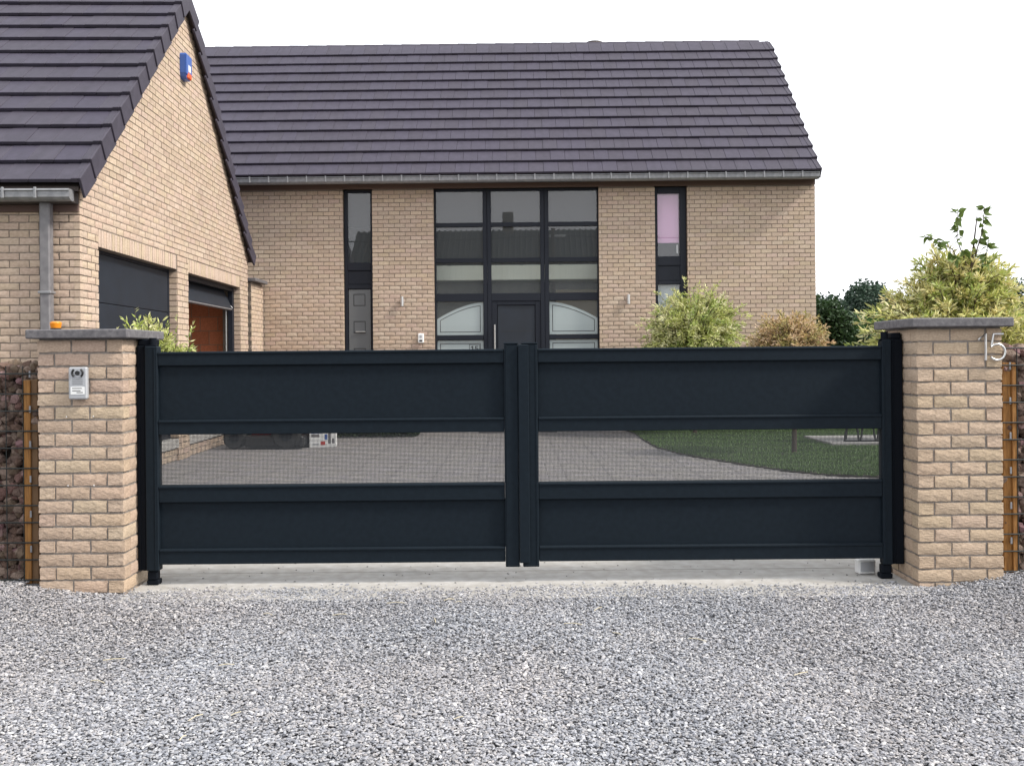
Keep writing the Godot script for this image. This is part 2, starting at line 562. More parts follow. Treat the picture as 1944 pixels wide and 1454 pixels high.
func build_gravel() -> void:
	var meshes := []
	for k in 4:
		var s := SphereMesh.new()
		var b := MB.new()
		var base := []
		var t := (1.0 + sqrt(5.0)) / 2.0
		for p in [V(-1, t, 0), V(1, t, 0), V(-1, -t, 0), V(1, -t, 0), V(0, -1, t), V(0, 1, t), V(0, -1, -t), V(0, 1, -t), V(t, 0, -1), V(t, 0, 1), V(-t, 0, -1), V(-t, 0, 1)]:
			base.append(p.normalized() * 0.5 * R(0.72, 1.2) * V(1.0, 0.7, 0.8))
		for f in [[0, 11, 5], [0, 5, 1], [0, 1, 7], [0, 7, 10], [0, 10, 11], [1, 5, 9], [5, 11, 4], [11, 10, 2], [10, 7, 6], [7, 1, 8], [3, 9, 4], [3, 4, 2], [3, 2, 6], [3, 6, 8], [3, 8, 9], [4, 9, 5], [2, 4, 11], [6, 2, 10], [8, 6, 7], [9, 8, 1]]:
			b.tri(base[f[0]], base[f[1]], base[f[2]])
		meshes.append(b.mesh())
	var tones := [Color(0.32, 0.325, 0.345), Color(0.28, 0.285, 0.305), Color(0.39, 0.39, 0.40), Color(0.25, 0.255, 0.275), Color(0.36, 0.345, 0.34), Color(0.54, 0.53, 0.52), Color(0.31, 0.305, 0.31), Color(0.16, 0.165, 0.18), Color(0.33, 0.335, 0.36), Color(0.40, 0.395, 0.40)]
	var warm := FastNoiseLite.new()
	warm.seed = 5
	warm.frequency = 0.5
	var tread := FastNoiseLite.new()
	tread.seed = 77
	tread.frequency = 0.9
	var xs := [[], [], [], []]
	var cs := [[], [], [], []]
	for i in 400000:
		var z := -R(2.0, 5.78)
		if R(0, 1) < 0.25: z = -R(2.0, 4.2)
		var x := R(-3.9, 3.9)
		if z < -5.40 and absf(x) < 2.3 and R(0, 1) > 1.1 * exp((z + 5.56 + 0.03 * sin(x * 3.1) + 0.02 * sin(x * 9.0)) * 26.0): continue
		if z < -5.56 and absf(x) > 2.25 and absf(x) < 2.84: continue
		var k := rng.randi() % 4
		var s := R(0.008, 0.0155) if R(0, 1) < 0.93 else R(0.015, 0.024)
		xs[k].append(Transform3D(Basis.from_euler(V(R(-0.35, 0.35), R(0, TAU), R(-0.35, 0.35))).scaled_local(V(s * R(0.8, 1.4), s * R(0.5, 0.85), s)), V(x, ground_h(x, z) + R(-0.009, 0.004), z)))
		var c: Color = tones[rng.randi() % tones.size()]
		var w := warm.get_noise_2d(x, z) + 0.3 * smoothstep(1.2, 3.0, absf(x))
		var j := R(0.8, 1.25)
		j *= 0.84 + 0.10 * tread.get_noise_2d(x, z * 0.5)
		cs[k].append(Color(c.r * j * (1 + 0.06 * w), c.g * j * 0.985, c.b * j * 1.0 * (1 - 0.05 * w)))
	var holder := Node3D.new()
	holder.name = "gravel"
	add_child(holder)
	holder.set_meta("kind", "stuff")
	holder.set_meta("label", "loose grey crushed stone gravel in front of the gate")
	for k in 4:
		many("stones", meshes[k], M.gravel, holder, xs[k], cs[k])
	var grit := []
	var gritc := []
	for i in 260:
		var gx := R(-2.2, 2.3)
		var gz := -R(5.5, 6.8)
		var gs := R(0.004, 0.014)
		grit.append(Transform3D(Basis.from_euler(V(0, R(0, TAU), 0)).scaled_local(V(gs, gs * 0.7, gs)), V(gx, 0.0, gz)))
		gritc.append(Color(0.1, 0.1, 0.1) if R(0, 1) < 0.6 else Color(0.3, 0.29, 0.28))
	many("stones", meshes[0], M.gravel, holder, grit, gritc)
	var st := MB.new()
	for i in 40:
		var p := V(R(-3.2, 3.2), 0, -R(2.6, 5.4))
		p.y = ground_h(p.x, p.z) + 0.009
		var a := R(0, TAU)
		var l := R(0.03, 0.1)
		var d := V(cos(a), 0, sin(a)) * l
		st.tube([p, p + d * 0.5 + V(0, 0.006, 0), p + d + V(0, R(-0.003, 0.01), 0)], 0.0022, 4)
	var sw := part("straw_litter", st, M.straw, self)
	sw.set_meta("kind", "stuff")
	sw.set_meta("label", "scattered pale straw stalks on the gravel")

# ---------------------------------------------------------------- roof tiles
var tile_shape: ArrayMesh
func tile_mesh() -> ArrayMesh:
	if tile_shape == null:
		tile_shape = MB.new().box(V(-0.5, -0.5, 0), V(0.5, 0.5, 1), 0.06).mesh()
	return tile_shape

# rows of flat tiles on a slope. base: at the eave, x along it, y up the slope, z off it. The first `singles` tiles that pass are parts.
func tile_slope(roof: Node3D, base: Transform3D, x0: float, x1: float, rows: int, pitch: float, wide: float, single: Callable, limit: int) -> void:
	var shapes := []
	for k in 6:
		var b := MB.new()
		var t := R(0.92, 1.06)
		b.col = Color(0.048 * t, 0.040 * t, 0.061 * t)
		b.box(V(-wide / 2 + 0.0015, -0.03, -0.004), V(wide / 2 - 0.0015, pitch + 0.05, 0.034), 0.004)
		shapes.append(b.mesh())
	var xs := []
	var done := 0
	for r in rows:
		var x := x0 + wide / 2 - (wide / 2 if r % 2 else 0.0)
		while x - wide / 2 < x1 - 0.02:
			var a := maxf(x - wide / 2, x0)
			var e := minf(x + wide / 2, x1)
			if e - a > 0.05:
				var at := base * Transform3D(Basis(V(1, 0, 0), -0.115 + R(-0.006, 0.006)).scaled_local(V((e - a) / wide, 1, 1)), V((a + e) / 2, r * pitch, 0.045 + R(-0.002, 0.002)))
				if done < limit and single.is_valid() and single.call((a + e) / 2, r):
					part("roof_tile", shapes[rng.randi() % 6], M.tile, roof, at)
					done += 1
				else: xs.append(at)
			x += wide
	var groups := [[], [], []]
	for i in xs.size(): groups[rng.randi() % 3].append(xs[i])
	for k in 3:
		if groups[k].size(): many("roof_tiles", shapes[k], M.tile, roof, groups[k])

# stepped verge tiles down a gable edge: dir = +1 when the gable lies towards +x
func verge(roof: Node3D, base: Transform3D, x: float, dir: float, rows: int, pitch: float, drop: float) -> void:
	var b := MB.new()
	b.col = Color(0.048, 0.040, 0.060)
	for q in [[-0.055, 0.012, 0.004, 0.05], [0.0125, 0.040, -drop, 0.02]]:
		b.box(V(minf(q[0] * dir, q[1] * dir), -0.034, q[2]), V(maxf(q[0] * dir, q[1] * dir), pitch + q[3], 0.052), 0.005)
	var m := b.mesh()
	for r in rows:
		part("verge_tile", m, M.tile, roof, base * Transform3D(Basis(V(1, 0, 0), -0.115) * Basis(V(0, 0, 1), 0.05 * dir), V(x, r * pitch, 0.036)))

func window_bar(parent: Node3D, called: String, x0: float, x1: float, y0: float, y1: float, z0: float, z1: float, m: Material) -> void:
	part(called, MB.new().box(V(x0, y0, z0), V(x1, y1, z1), 0.004), m, parent)

func pane(parent: Node3D, x0: float, x1: float, y0: float, y1: float, z: float) -> void:
	for k in 2:
		var b := MB.new()
		var zz := z - k * 0.02
		b.quad(V(x0, y0, zz), V(x1, y0, zz), V(x1, y1, zz), V(x0, y1, zz))
		part("pane", b, M.glass, parent)

# ---------------------------------------------------------------- house at the back
func build_house() -> void:
	# local frame: origin on the ground below the middle of the front, x right, z towards the gate
	var h := thing("brick_house", "long beige brick house with dark tiled roof and tall dark entrance glazing", "house", V(0, 0, -17.8), deg_to_rad(-0.6))
	var L := -6.9
	var Rr := 5.61
	var top := 4.58
	var wall := Node3D.new()
	wall.name = "front_wall"
	h.add_child(wall)
	var body := MB.new()
	for q in [[L, -3.113], [-2.568, -1.43], [1.625, 2.66], [3.259, Rr]]:
		body.box(V(q[0] + (0.008 if q[0] == L else 0.006), -0.1, -0.30), V(q[1] - 0.006, top, -0.008))
	body.box(V(L, 4.5, -0.30), V(Rr - 0.01, top + 0.1, -0.012))
	part("mortar", body, M.wall_mortar, wall)
	var shown := func(a: float, y: float) -> bool:
		var x := a + L
		return y > 1.30 and x > -4.55 and x < 1.62 + 1.1 and (int(round(y / 0.077)) >= 17)
	brickwork(wall, Transform3D(Basis.IDENTITY, V(L, 0, 0)), Rr - L, 4.50, [[-3.113 - L, -2.568 - L, -1, 9], [-1.43 - L, 1.625 - L, -1, 9], [2.66 - L, 3.259 - L, -1, 9]], none, shown, 300)
	# jamb bricks of the reveals
	for q in [[-2.568, 1], [3.259, 1], [1.625, 1], [-3.113, -1], [-1.43, -1], [2.66, -1]]:
		var xs := []
		var cs := []
		for k in 58:
			var y: float = k * 0.077
			xs.append(Transform3D(Basis.from_scale(V(0.03, 0.065, 0.085)), V(q[0] - (0.0 if q[1] > 0 else 0.03), y, -0.006)))
			cs.append(tone())
		many("reveal_bricks", unit_brick(), M.wall_brick, wall, xs, cs)
	# right gable, back and inside
	var g := MB.new()
	g.x = Transform3D(Basis(Vector3.UP, PI / 2), V(Rr - 0.008, 0, 0))
	g.prism(PackedVector2Array([Vector2(0.012, -0.1), Vector2(0.012, top), Vector2(3.3, 7.85), Vector2(6.6, top), Vector2(6.6, -0.1)]), -0.3, 0.0)
	part("gable_wall", g, M.wall_mortar, h)
	var gb := Node3D.new()
	gb.name = "side_bricks"
	h.add_child(gb)
	var prof := func(y: float) -> Vector2: return Vector2(0, 6.6) if y < top else Vector2(y - top, 6.6 - (y - top))
	brickwork(gb, Transform3D(Basis(Vector3.UP, PI / 2), V(Rr - 0.001, 0, -0.006)), 6.59, 7.8, [], prof, none, 0)
	var bk := MB.new()
	bk.box(V(L, -0.1, -6.6), V(Rr - 0.31, top, -6.3))
	bk.box(V(L, -0.1, -6.29), V(L + 0.3, top, -0.31))
	part("back_wall", bk, M.wall_mortar, h)
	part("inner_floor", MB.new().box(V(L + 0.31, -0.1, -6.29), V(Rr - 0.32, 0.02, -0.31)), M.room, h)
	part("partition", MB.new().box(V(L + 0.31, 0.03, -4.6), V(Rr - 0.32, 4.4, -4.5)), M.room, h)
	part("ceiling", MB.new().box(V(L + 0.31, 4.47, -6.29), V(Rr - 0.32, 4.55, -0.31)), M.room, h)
	part("landing_edge", MB.new().box(V(-1.99, 2.84, -1.45), V(2.19, 3.13, -0.75), 0.01), mat(lin(0.72, 0.76, 0.64), 0.6), h)
	for lx in [-1.2, -0.55, 0.2, 0.95]:
		part("spotlight", MB.new().box(V(lx - 0.04, 3.131, -0.80), V(lx + 0.04, 3.16, -0.72), 0.008), M.black, h)
	part("inner_door", MB.new().box(V(0.9, 0.03, -2.3), V(1.75, 2.75, -2.25), 0.01), mat(lin(0.62, 0.47, 0.27), 0.7), h)
	for x in [-2.0, 2.2]:
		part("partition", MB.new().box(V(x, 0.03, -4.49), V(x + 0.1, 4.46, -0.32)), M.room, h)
	# frieze board under the gutter
	part("frieze_board", MB.new().box(V(L, 4.485, -0.02), V(Rr - 0.002, 4.62, 0.028), 0.004), mat(lin(0.12, 0.075, 0.06), 0.85), h)
	part("soffit", MB.new().box(V(L, 4.57, 0.03), V(Rr + 0.03, 4.60, 0.26), 0.003), M.fascia, h)
	# roof
	var roof := Node3D.new()
	roof.name = "roof"
	h.add_child(roof)
	var a := deg_to_rad(45)
	var up := V(0, sin(a), -cos(a))
	var base := Transform3D(Basis(V(1, 0, 0), up, V(0, cos(a), sin(a))), V(0, 4.66, 0.33))
	var deck := MB.new()
	deck.x = Transform3D(Basis(Vector3.UP, PI / 2), V(Rr - 0.02, 0, 0))
	deck.prism(PackedVector2Array([Vector2(-0.27, 4.63), Vector2(3.3, 8.12), Vector2(6.87, 4.63), Vector2(6.6, 4.60), Vector2(3.3, 7.85), Vector2(-0.02, 4.60)]), L - Rr - 0.05, 0.0)
	part("roof_deck", deck, M.fascia, roof)
	tile_slope(roof, base, L, Rr - 0.04, 13, 0.372, 0.268, func(x: float, r: int) -> bool: return x > -5.3 and r < 9, 300)
	var bb := Transform3D(Basis(V(-1, 0, 0), V(0, sin(a), cos(a)), V(0, cos(a), -sin(a))), V(0, 4.66, -6.93))
	tile_slope(roof, bb, -Rr + 0.04, -L, 13, 0.372, 0.268, none, 0)
	verge(roof, base, Rr - 0.03, 1, 13, 0.372, 0.12)
	var x := L + 0.2
	while x < Rr - 0.2:
		var rt := MB.new()
		rt.col = Color(0.048, 0.040, 0.060) * R(0.9, 1.1)
		var p := PackedVector2Array([Vector2(-0.15, -0.10), Vector2(-0.07, 0.02), Vector2(0, 0.045), Vector2(0.07, 0.02), Vector2(0.15, -0.10), Vector2(0.12, -0.11), Vector2(0, 0.0), Vector2(-0.12, -0.11)])
		rt.x = Transform3D(Basis(Vector3.UP, PI / 2) * Basis(V(1, 0, 0), 0.02), V(x, 8.19, -3.3))
		rt.prism(p, -0.2, 0.215)
		part("ridge_tile", rt, M.tile, roof)
		x += 0.41
	# round vent on the ridge
	var vt := MB.new()
	vt.x = Transform3D(Basis.IDENTITY, V(1.85, 8.13, -3.6))
	vt.lathe([Vector2(0.14, -0.3), Vector2(0.14, 0.12), Vector2(0.2, 0.14), Vector2(0.19, 0.18), Vector2(0.0, 0.22)])
	part("roof_vent", vt, M.fascia, h)
	# gutter with brackets
	var gt := MB.new()
	gt.x = Transform3D(Basis(Vector3.UP, PI / 2), V(L, 0, 0))
	gt.prism(PackedVector2Array([Vector2(-0.27, 4.66), Vector2(-0.375, 4.655), Vector2(-0.385, 4.64), Vector2(-0.37, 4.63), Vector2(-0.365, 4.57), Vector2(-0.34, 4.54), Vector2(-0.29, 4.53), Vector2(-0.262, 4.55)]), 0.0, Rr - 0.02 - L)
	var gutter := part("gutter", gt, M.zinc, h)
	x = L + 0.1
	while x < Rr:
		part("gutter_bracket", MB.new().box(V(x - 0.013, 4.555, 0.367), V(x + 0.013, 4.668, 0.392), 0.004), M.zinc, gutter)
		x += 0.345
	# --- left narrow window over a grey side door
	var w1 := Node3D.new()
	w1.name = "narrow_window"
	h.add_child(w1)
	window_bar(w1, "frame", -3.105, -3.045, 0, 4.485, -0.19, -0.10, M.frame)
	window_bar(w1, "frame", -2.615, -2.575, 0, 4.485, -0.19, -0.10, M.frame)
	window_bar(w1, "frame", -3.044, -2.616, 4.44, 4.485, -0.19, -0.10, M.frame)
	window_bar(w1, "rail", -3.044, -2.616, 2.99, 3.135, -0.19, -0.098, M.frame)
	window_bar(w1, "spandrel_panel", -3.044, -2.616, 2.735, 2.985, -0.18, -0.115, M.frame)
	window_bar(w1, "rail", -3.044, -2.616, 2.65, 2.73, -0.19, -0.098, M.frame)
	pane(w1, -3.044, -2.616, 3.135, 4.44, -0.14)
	var sd := Node3D.new()
	sd.name = "side_door"
	h.add_child(sd)
	window_bar(sd, "leaf", -3.035, -2.625, 0.03, 2.64, -0.17, -0.115, M.grey_panel)
	for y in [2.335, 1.83, 1.325, 0.82]:
		var fr := MB.new()
		for q in [[-2.945, -2.725, y, y + 0.012], [-2.945, -2.725, y + 0.208, y + 0.22], [-2.945, -2.933, y + 0.013, y + 0.207], [-2.737, -2.725, y + 0.013, y + 0.207]]:
			fr.box(V(q[0], q[2], -0.116), V(q[1], q[3], -0.1115))
		part("square_inset", fr, M.groove, sd)
	part("handle", MB.new().box(V(-2.905, 1.84, -0.10), V(-2.72, 1.862, -0.075), 0.006).box(V(-2.88, 1.845, -0.116), V(-2.86, 1.857, -0.099)).box(V(-2.76, 1.845, -0.116), V(-2.74, 1.857, -0.099)), M.steel, sd)
	# --- right narrow window with a pink blind
	var w2 := Node3D.new()
	w2.name = "narrow_window"
	h.add_child(w2, true)
	w2.set_meta("label", "narrow window with a pink roller blind")
	window_bar(w2, "frame", 2.666, 2.722, 0, 4.485, -0.19, -0.10, M.frame)
	window_bar(w2, "frame", 3.135, 3.253, 0, 4.485, -0.19, -0.10, M.frame)
	window_bar(w2, "frame", 2.723, 3.134, 4.37, 4.485, -0.19, -0.10, M.frame)
	window_bar(w2, "rail", 2.723, 3.134, 3.03, 3.20, -0.19, -0.098, M.frame)
	window_bar(w2, "spandrel_panel", 2.723, 3.134, 2.75, 3.026, -0.18, -0.115, M.frame)
	window_bar(w2, "rail", 2.723, 3.134, 2.68, 2.746, -0.19, -0.098, M.frame)
	pane(w2, 2.723, 3.134, 3.20, 4.37, -0.14)
	pane(w2, 2.723, 3.134, 0.9, 2.68, -0.14)
	window_bar(w2, "spandrel_panel", 2.723, 3.134, 0.0, 0.89, -0.18, -0.115, M.frame)
	part("roller_blind", MB.new().box(V(2.726, 3.46, -0.215), V(3.131, 4.40, -0.205)), M.pink, w2)
	part("window_handle", MB.new().box(V(3.085, 3.26, -0.2), V(3.105, 3.42, -0.175), 0.005), M.white, w2)
	part("lower_blind", MB.new().box(V(2.726, 0.9, -0.23), V(3.131, 2.7, -0.22)), M.frost, w2)
	# --- entrance glazing
	var e := Node3D.new()
	e.name = "entrance_glazing"
	h.add_child(e)
	var cols := [[-1.395, -0.525], [-0.37, 0.54], [0.70, 1.60]]
	var rows := [[3.86, 4.445], [3.20, 3.782], [2.545, 3.117]]
	window_bar(e, "frame", -1.426, -1.396, 0, 4.485, -0.20, -0.10, M.frame)
	window_bar(e, "frame", 1.601, 1.621, 0, 4.485, -0.20, -0.10, M.frame)
	window_bar(e, "frame", -1.395, 1.60, 4.446, 4.485, -0.20, -0.10, M.frame)
	for q in [[-0.524, -0.45], [-0.446, -0.371], [0.541, 0.618], [0.622, 0.699]]:
		window_bar(e, "mullion", q[0], q[1], 0, 4.445, -0.20, -0.098, M.frame)
	for k in 3:
		var c = cols[k]
		window_bar(e, "transom", c[0], c[1], 3.783, 3.859, -0.19, -0.102, M.frame)
		window_bar(e, "transom", c[0], c[1], 3.118, 3.199, -0.19, -0.102, M.frame)
		window_bar(e, "transom", c[0], c[1], 2.40, 2.544, -0.19, -0.102, M.frame)
		for r in rows: pane(e, c[0], c[1], r[0], r[1], -0.14)
		if k != 1:
			window_bar(e, "transom", c[0], c[1], 1.685, 1.765, -0.19, -0.102, M.frame)
			window_bar(e, "transom", c[0], c[1], 0.0, 0.12, -0.19, -0.102, M.frame)
			pane(e, c[0], c[1], 1.765, 2.40, -0.14)
			pane(e, c[0], c[1], 0.12, 1.685, -0.14)
			var side := 1.0 if k == 0 else -1.0
			var out: float = c[0] if k == 0 else c[1]
			var wd: float = c[1] - c[0]
			var shape := func(ins: float) -> PackedVector2Array:
				var p := PackedVector2Array()
				p.append(Vector2(out + side * ins, 1.77 + ins))
				p.append(Vector2(out + side * (wd - ins), 1.77 + ins))
				for i in 13:
					var t := 1.0 - i / 12.0
					var tt := lerpf(ins / wd, 1.0 - ins / wd, t)
					p.append(Vector2(out + side * wd * tt, 2.075 + 0.31 * (1.0 - pow(1.0 - tt, 1.7)) - ins * 1.05))
				return p
			part("frosted_film", MB.new().prism(shape.call(0.004), -0.150, -0.146), M.frost, e)
			var o1: PackedVector2Array = shape.call(0.055)
			var o2: PackedVector2Array = shape.call(0.068)
			var ln := MB.new()
			for i in o1.size():
				var j := (i + 1) % o1.size()
				for side2 in [1]:
					ln.quad(V(o1[i].x, o1[i].y, -0.1445), V(o1[j].x, o1[j].y, -0.1445), V(o2[j].x, o2[j].y, -0.1445), V(o2[i].x, o2[i].y, -0.1445))
			part("film_border", ln, M.groove, e)
			part("frosted_film", MB.new().box(V(c[0] + 0.004, 0.125, -0.150), V(c[1] - 0.004, 1.675, -0.146)), M.frost, e)
			var l2 := MB.new()
			for q in [[c[0] + 0.055, c[1] - 0.055, 1.607, 1.62], [c[0] + 0.055, c[0] + 0.068, 0.2, 1.606], [c[1] - 0.068, c[1] - 0.055, 0.2, 1.606]]:
				l2.box(V(q[0], q[2], -0.1455), V(q[1], q[3], -0.1445))
			part("film_border", l2, M.groove, e)
	# small 15 in a box on the lower left pane
	var bx := MB.new()
	for q in [[-0.80, -0.79, 1.42, 1.60], [-0.61, -0.60, 1.42, 1.60], [-0.789, -0.611, 1.59, 1.60], [-0.789, -0.611, 1.42, 1.43]]:
		bx.box(V(q[0], q[2], -0.1454), V(q[1], q[3], -0.1444))
	part("film_border", bx, M.groove, e)
	var tm := TextMesh.new()
	tm.text = "15"
	var sf := SystemFont.new()
	sf.font_names = PackedStringArray(["Droid Sans"])
	sf.font_weight = 700
	tm.font = sf
	tm.font_size = 32
	tm.pixel_size = 0.0046
	tm.depth = 0.002
	var num := part("house_number_print", tm, M.groove, e)
	num.position = V(-0.70, 1.515, -0.144)
	# front door
	var d := Node3D.new()
	d.name = "front_door"
	h.add_child(d)
	window_bar(d, "door_frame", -0.368, -0.27, 0, 2.398, -0.19, -0.112, M.frame)
	window_bar(d, "door_frame", 0.44, 0.538, 0, 2.398, -0.19, -0.112, M.frame)
	window_bar(d, "door_frame", -0.269, 0.439, 2.325, 2.398, -0.19, -0.112, M.frame)
	window_bar(d, "leaf", -0.262, 0.432, 0.03, 2.318, -0.20, -0.135, M.door_dark)
	for y in [0.5, 0.95, 1.40, 1.83]:
		window_bar(d, "groove", -0.22, 0.39, y, y + 0.008, -0.136, -0.1335, M.groove)
	part("pull_handle", MB.new().tube([V(-0.315, 0.95, -0.045), V(-0.315, 1.96, -0.045)], 0.015, 10).tube([V(-0.315, 1.1, -0.112), V(-0.315, 1.1, -0.05)], 0.009, 6).tube([V(-0.315, 1.85, -0.112), V(-0.315, 1.85, -0.05)], 0.009, 6), M.steel, d)
	part("step", MB.new().box(V(-0.6, -0.05, -0.09), V(0.8, 0.02, 0.45), 0.01), M.stone, h)
	# wall lamps, white box
	for q in [[-2.02, 2.49, "slim steel wall lamp left of the entrance glazing"], [2.155, 2.49, "slim steel wall lamp between entrance glazing and narrow window"]]:
		var lp := thing("wall_lamp", q[2], "lamp", V(q[0], q[1] - 0.18, -17.8 + 0.004 - sin(deg_to_rad(-0.6)) * q[0] * -1.0), 0.0, "wall lamps beside the entrance")
		lp.position.z = -17.8 + sin(deg_to_rad(0.6)) * q[0]
		part("back_plate", MB.new().box(V(-0.03, 0.05, 0.0), V(0.03, 0.14, 0.02), 0.004), M.steel, lp)
		part("lamp_tube", MB.new().lathe([Vector2(0, 0), Vector2(0.026, 0), Vector2(0.03, 0.005), Vector2(0.03, 0.175), Vector2(0.026, 0.18), Vector2(0, 0.18)], V(0.0, 0, 0.055), 16), M.steel, lp)
	var bxx := thing("doorbell_panel", "small white plastic box on the wall left of the entrance", "doorbell", V(-1.68, 1.63, -17.8 - 0.018))
	part("housing", MB.new().box(V(-0.055, 0, 0), V(0.055, 0.175, 0.045), 0.012), M.white, bxx)
	part("button", MB.new().box(V(-0.028, 0.03, 0.043), V(0.028, 0.06, 0.052), 0.004), M.black, bxx)
	part("lens", MB.new().box(V(-0.022, 0.10, 0.043), V(0.022, 0.145, 0.05), 0.004), M.silver, bxx)
	# link wall between garage and house
	var lk := thing("link_wall", "short beige brick wall with grey coping between garage and house", "wall", V(-4.59, 0, -17.78))
	part("mortar", MB.new().box(V(-0.29, -0.1, 0.0), V(-0.008, 2.72, 0.78)), M.wall_mortar, lk)
	brickwork(lk, Transform3D(Basis(Vector3.UP, PI / 2), V(0, 0, 0.78)), 0.78, 2.75, [], none, func(_a: float, y: float) -> bool: return y > 1.3, 60)
	part("coping", MB.new().box(V(-0.33, 2.73, -0.0), V(0.09, 2.79, 0.84), 0.006), M.stone, lk)

# ---------------------------------------------------------------- garage on the left
func build_garage() -> void:
	var lift_r := 0.16
	# local: origin at the near corner on the ground; front wall along -x, gable wall along -z facing +x
	var g := thing("brick_garage", "beige brick garage on the left with steep tiled roof and gable doors", "garage", V(-4.415, 0, -9.86), deg_to_rad(1.57))
	var S := 6.98
	var side := Transform3D(Basis(Vector3.UP, PI / 2), Vector3.ZERO)    # local x of the gable runs away from the gate
	var eave := 3.02
	var k := 0.907
	var front := Node3D.new()
	front.name = "front_wall"
	g.add_child(front)
	part("mortar", MB.new().box(V(-6.0, -0.1, -0.3), V(-0.008, eave + 0.08, -0.008)), M.wall_mortar, front)
	brickwork(front, Transform3D(Basis.IDENTITY, V(-6.0 + 0.038, 0, 0)), 5.962, 2.99, [], none, func(a: float, y: float) -> bool: return a > 4.85 and y > 0.9, 160)
	var gab := Node3D.new()
	gab.name = "gable_wall"
	g.add_child(gab)
	var open := [[0.48, 3.12, -1, 2.57], [3.60, 6.45, -1, 2.57]]
	var mb := MB.new()
	mb.x = side
	for q in [[0.008, 0.474], [3.126, 3.594], [6.456, S]]:
		mb.box(V(q[0], -0.1, -0.3), V(q[1], 2.57, -0.008))
	mb.prism(PackedVector2Array([Vector2(0.008, 2.5705), Vector2(S, 2.5705), Vector2(S, eave + lift_r), Vector2(S / 2, eave + lift_r + k * S / 2), Vector2(0.008, eave + lift_r)]), -0.3, -0.008)
	part("mortar", mb, M.gable_mortar, gab)
	var prof := func(y: float) -> Vector2: return Vector2(0, S) if y < 3.18 else Vector2((y - 3.18) / k, S - (y - 3.18) / k)
	var op2 := open.duplicate()
	for o in [[0.48, 3.12, 2.57, 2.755], [3.60, 6.45, 2.57, 2.755]]: op2.append(o)
	for o in [[0.48, 3.12], [3.60, 6.45]]: op2.append([o[0], o[1], -1, 2.76])
	brickwork(gab, side, S, eave + lift_r + k * S / 2 - 0.05, op2, prof, func(a: float, y: float) -> bool: return a < 2.6 and y > 1.35 and y < 4.4, 138)
	# soldier courses over the openings, jambs, low plinth band
	var soldier := []
	for i in 5: soldier.append(brick_mesh(0.065, 0.185, 0.06, tone(1.0)))
	for o in [[0.48, 3.12], [3.60, 6.45]]:
		var s: float = o[0] + 0.006
		while s + 0.065 < o[1]:
			part("soldier_brick", soldier[rng.randi() % 5], M.wall_brick, gab, side * Transform3D(Basis.IDENTITY, V(s, 2.572, R(-0.002, 0.002))))
			s += 0.0765
		var xs := []
		var cs := []
		for kk in 33:
			xs.append(side * Transform3D(Basis.from_scale(V(0.05, 0.065, 0.095)), V(o[1] - 0.004, kk * 0.077, -0.012)))
			cs.append(tone(0.97))
			xs.append(side * Transform3D(Basis.from_scale(V(0.05, 0.065, 0.095)), V(o[0] - 0.046, kk * 0.077, -0.012)))
			cs.append(tone(0.97))
		many("reveal_bricks", unit_brick(), M.wall_brick, gab, xs, cs)
		# plinth and threshold stone
		var pl := MB.new()
		pl.x = side
		pl.box(V(o[0] + 0.001, -0.1, -0.29), V(o[1] - 0.001, 0.165, -0.03))
		part("plinth", pl, M.mortar, gab)
		var xs2 := []
		var cs2 := []
		for r in 2:
			s = o[0] + 0.005 - (0.1 if r else 0.0)
			while s < o[1]:
				var a0 := maxf(s, o[0] + 0.003)
				var e0 := minf(s + 0.19, o[1] - 0.003)
				if e0 - a0 > 0.03:
					xs2.append(side * Transform3D(Basis.from_scale(V(e0 - a0, 0.065, 0.06)), V(a0, 0.012 + r * 0.077, -0.022)))
					cs2.append(tone(0.9))
				s += 0.202
		many("plinth_bricks", unit_brick(), M.wall_brick, gab, xs2, cs2)
		var sl := MB.new()
		sl.x = side
		sl.box(V(o[0] + 0.002, 0.168, -0.30), V(o[1] - 0.002, 0.29, 0.005), 0.01)
		part("threshold_stone", sl, M.silver if false else M.concrete, gab)
	# closed door
	var d1 := Node3D.new()
	d1.name = "garage_door"
	g.add_child(d1)
	var bands := [[0.295, 0.86], [0.866, 1.42], [1.426, 1.985], [1.991, 2.53]]
	for b in bands:
		var m := MB.new()
		m.x = side
		m.box(V(0.53, b[0], -0.16), V(3.07, b[1], -0.115), 0.006)
		part("door_section", m, M.door_dark, d1)
	for q in [[0.484, 0.526, 0.29, 2.566], [3.074, 3.116, 0.29, 2.566], [0.527, 3.073, 2.535, 2.566]]:
		var m := MB.new()
		m.x = side
		m.box(V(q[0], q[2], -0.17), V(q[1], q[3], -0.108), 0.004)
		part("door_frame", m, M.frame, d1)
	# raised door: the last section hangs in the opening
	var d2 := Node3D.new()
	d2.name = "garage_door"
	g.add_child(d2, true)
	d2.set_meta("label", "raised garage door with its lowest section still hanging")
	for q in [[3.604, 3.66, 0.29, 2.566], [6.36, 6.446, 0.29, 2.566], [3.661, 6.359, 2.50, 2.566]]:
		var m := MB.new()
		m.x = side
		m.box(V(q[0], q[2], -0.19), V(q[1], q[3], -0.11), 0.004)
		part("door_frame", m, M.frame, d2)
	var hang := MB.new()
	hang.x = side * Transform3D(Basis(V(1, 0, 0), -0.42), V(0, 2.20, -0.12))
	hang.box(V(3.67, 0, -0.022), V(6.30, 0.42, 0.022), 0.006)
	part("door_section", hang, M.door_dark, d2)
	var sealing := MB.new()
	sealing.x = side * Transform3D(Basis(V(1, 0, 0), -0.42), V(0, 2.20, -0.12))
	sealing.box(V(3.67, -0.022, -0.02), V(6.30, -0.001, 0.02), 0.004)
	part("bottom_seal", sealing, M.pipe, d2)
	var lift := MB.new()
	lift.x = side
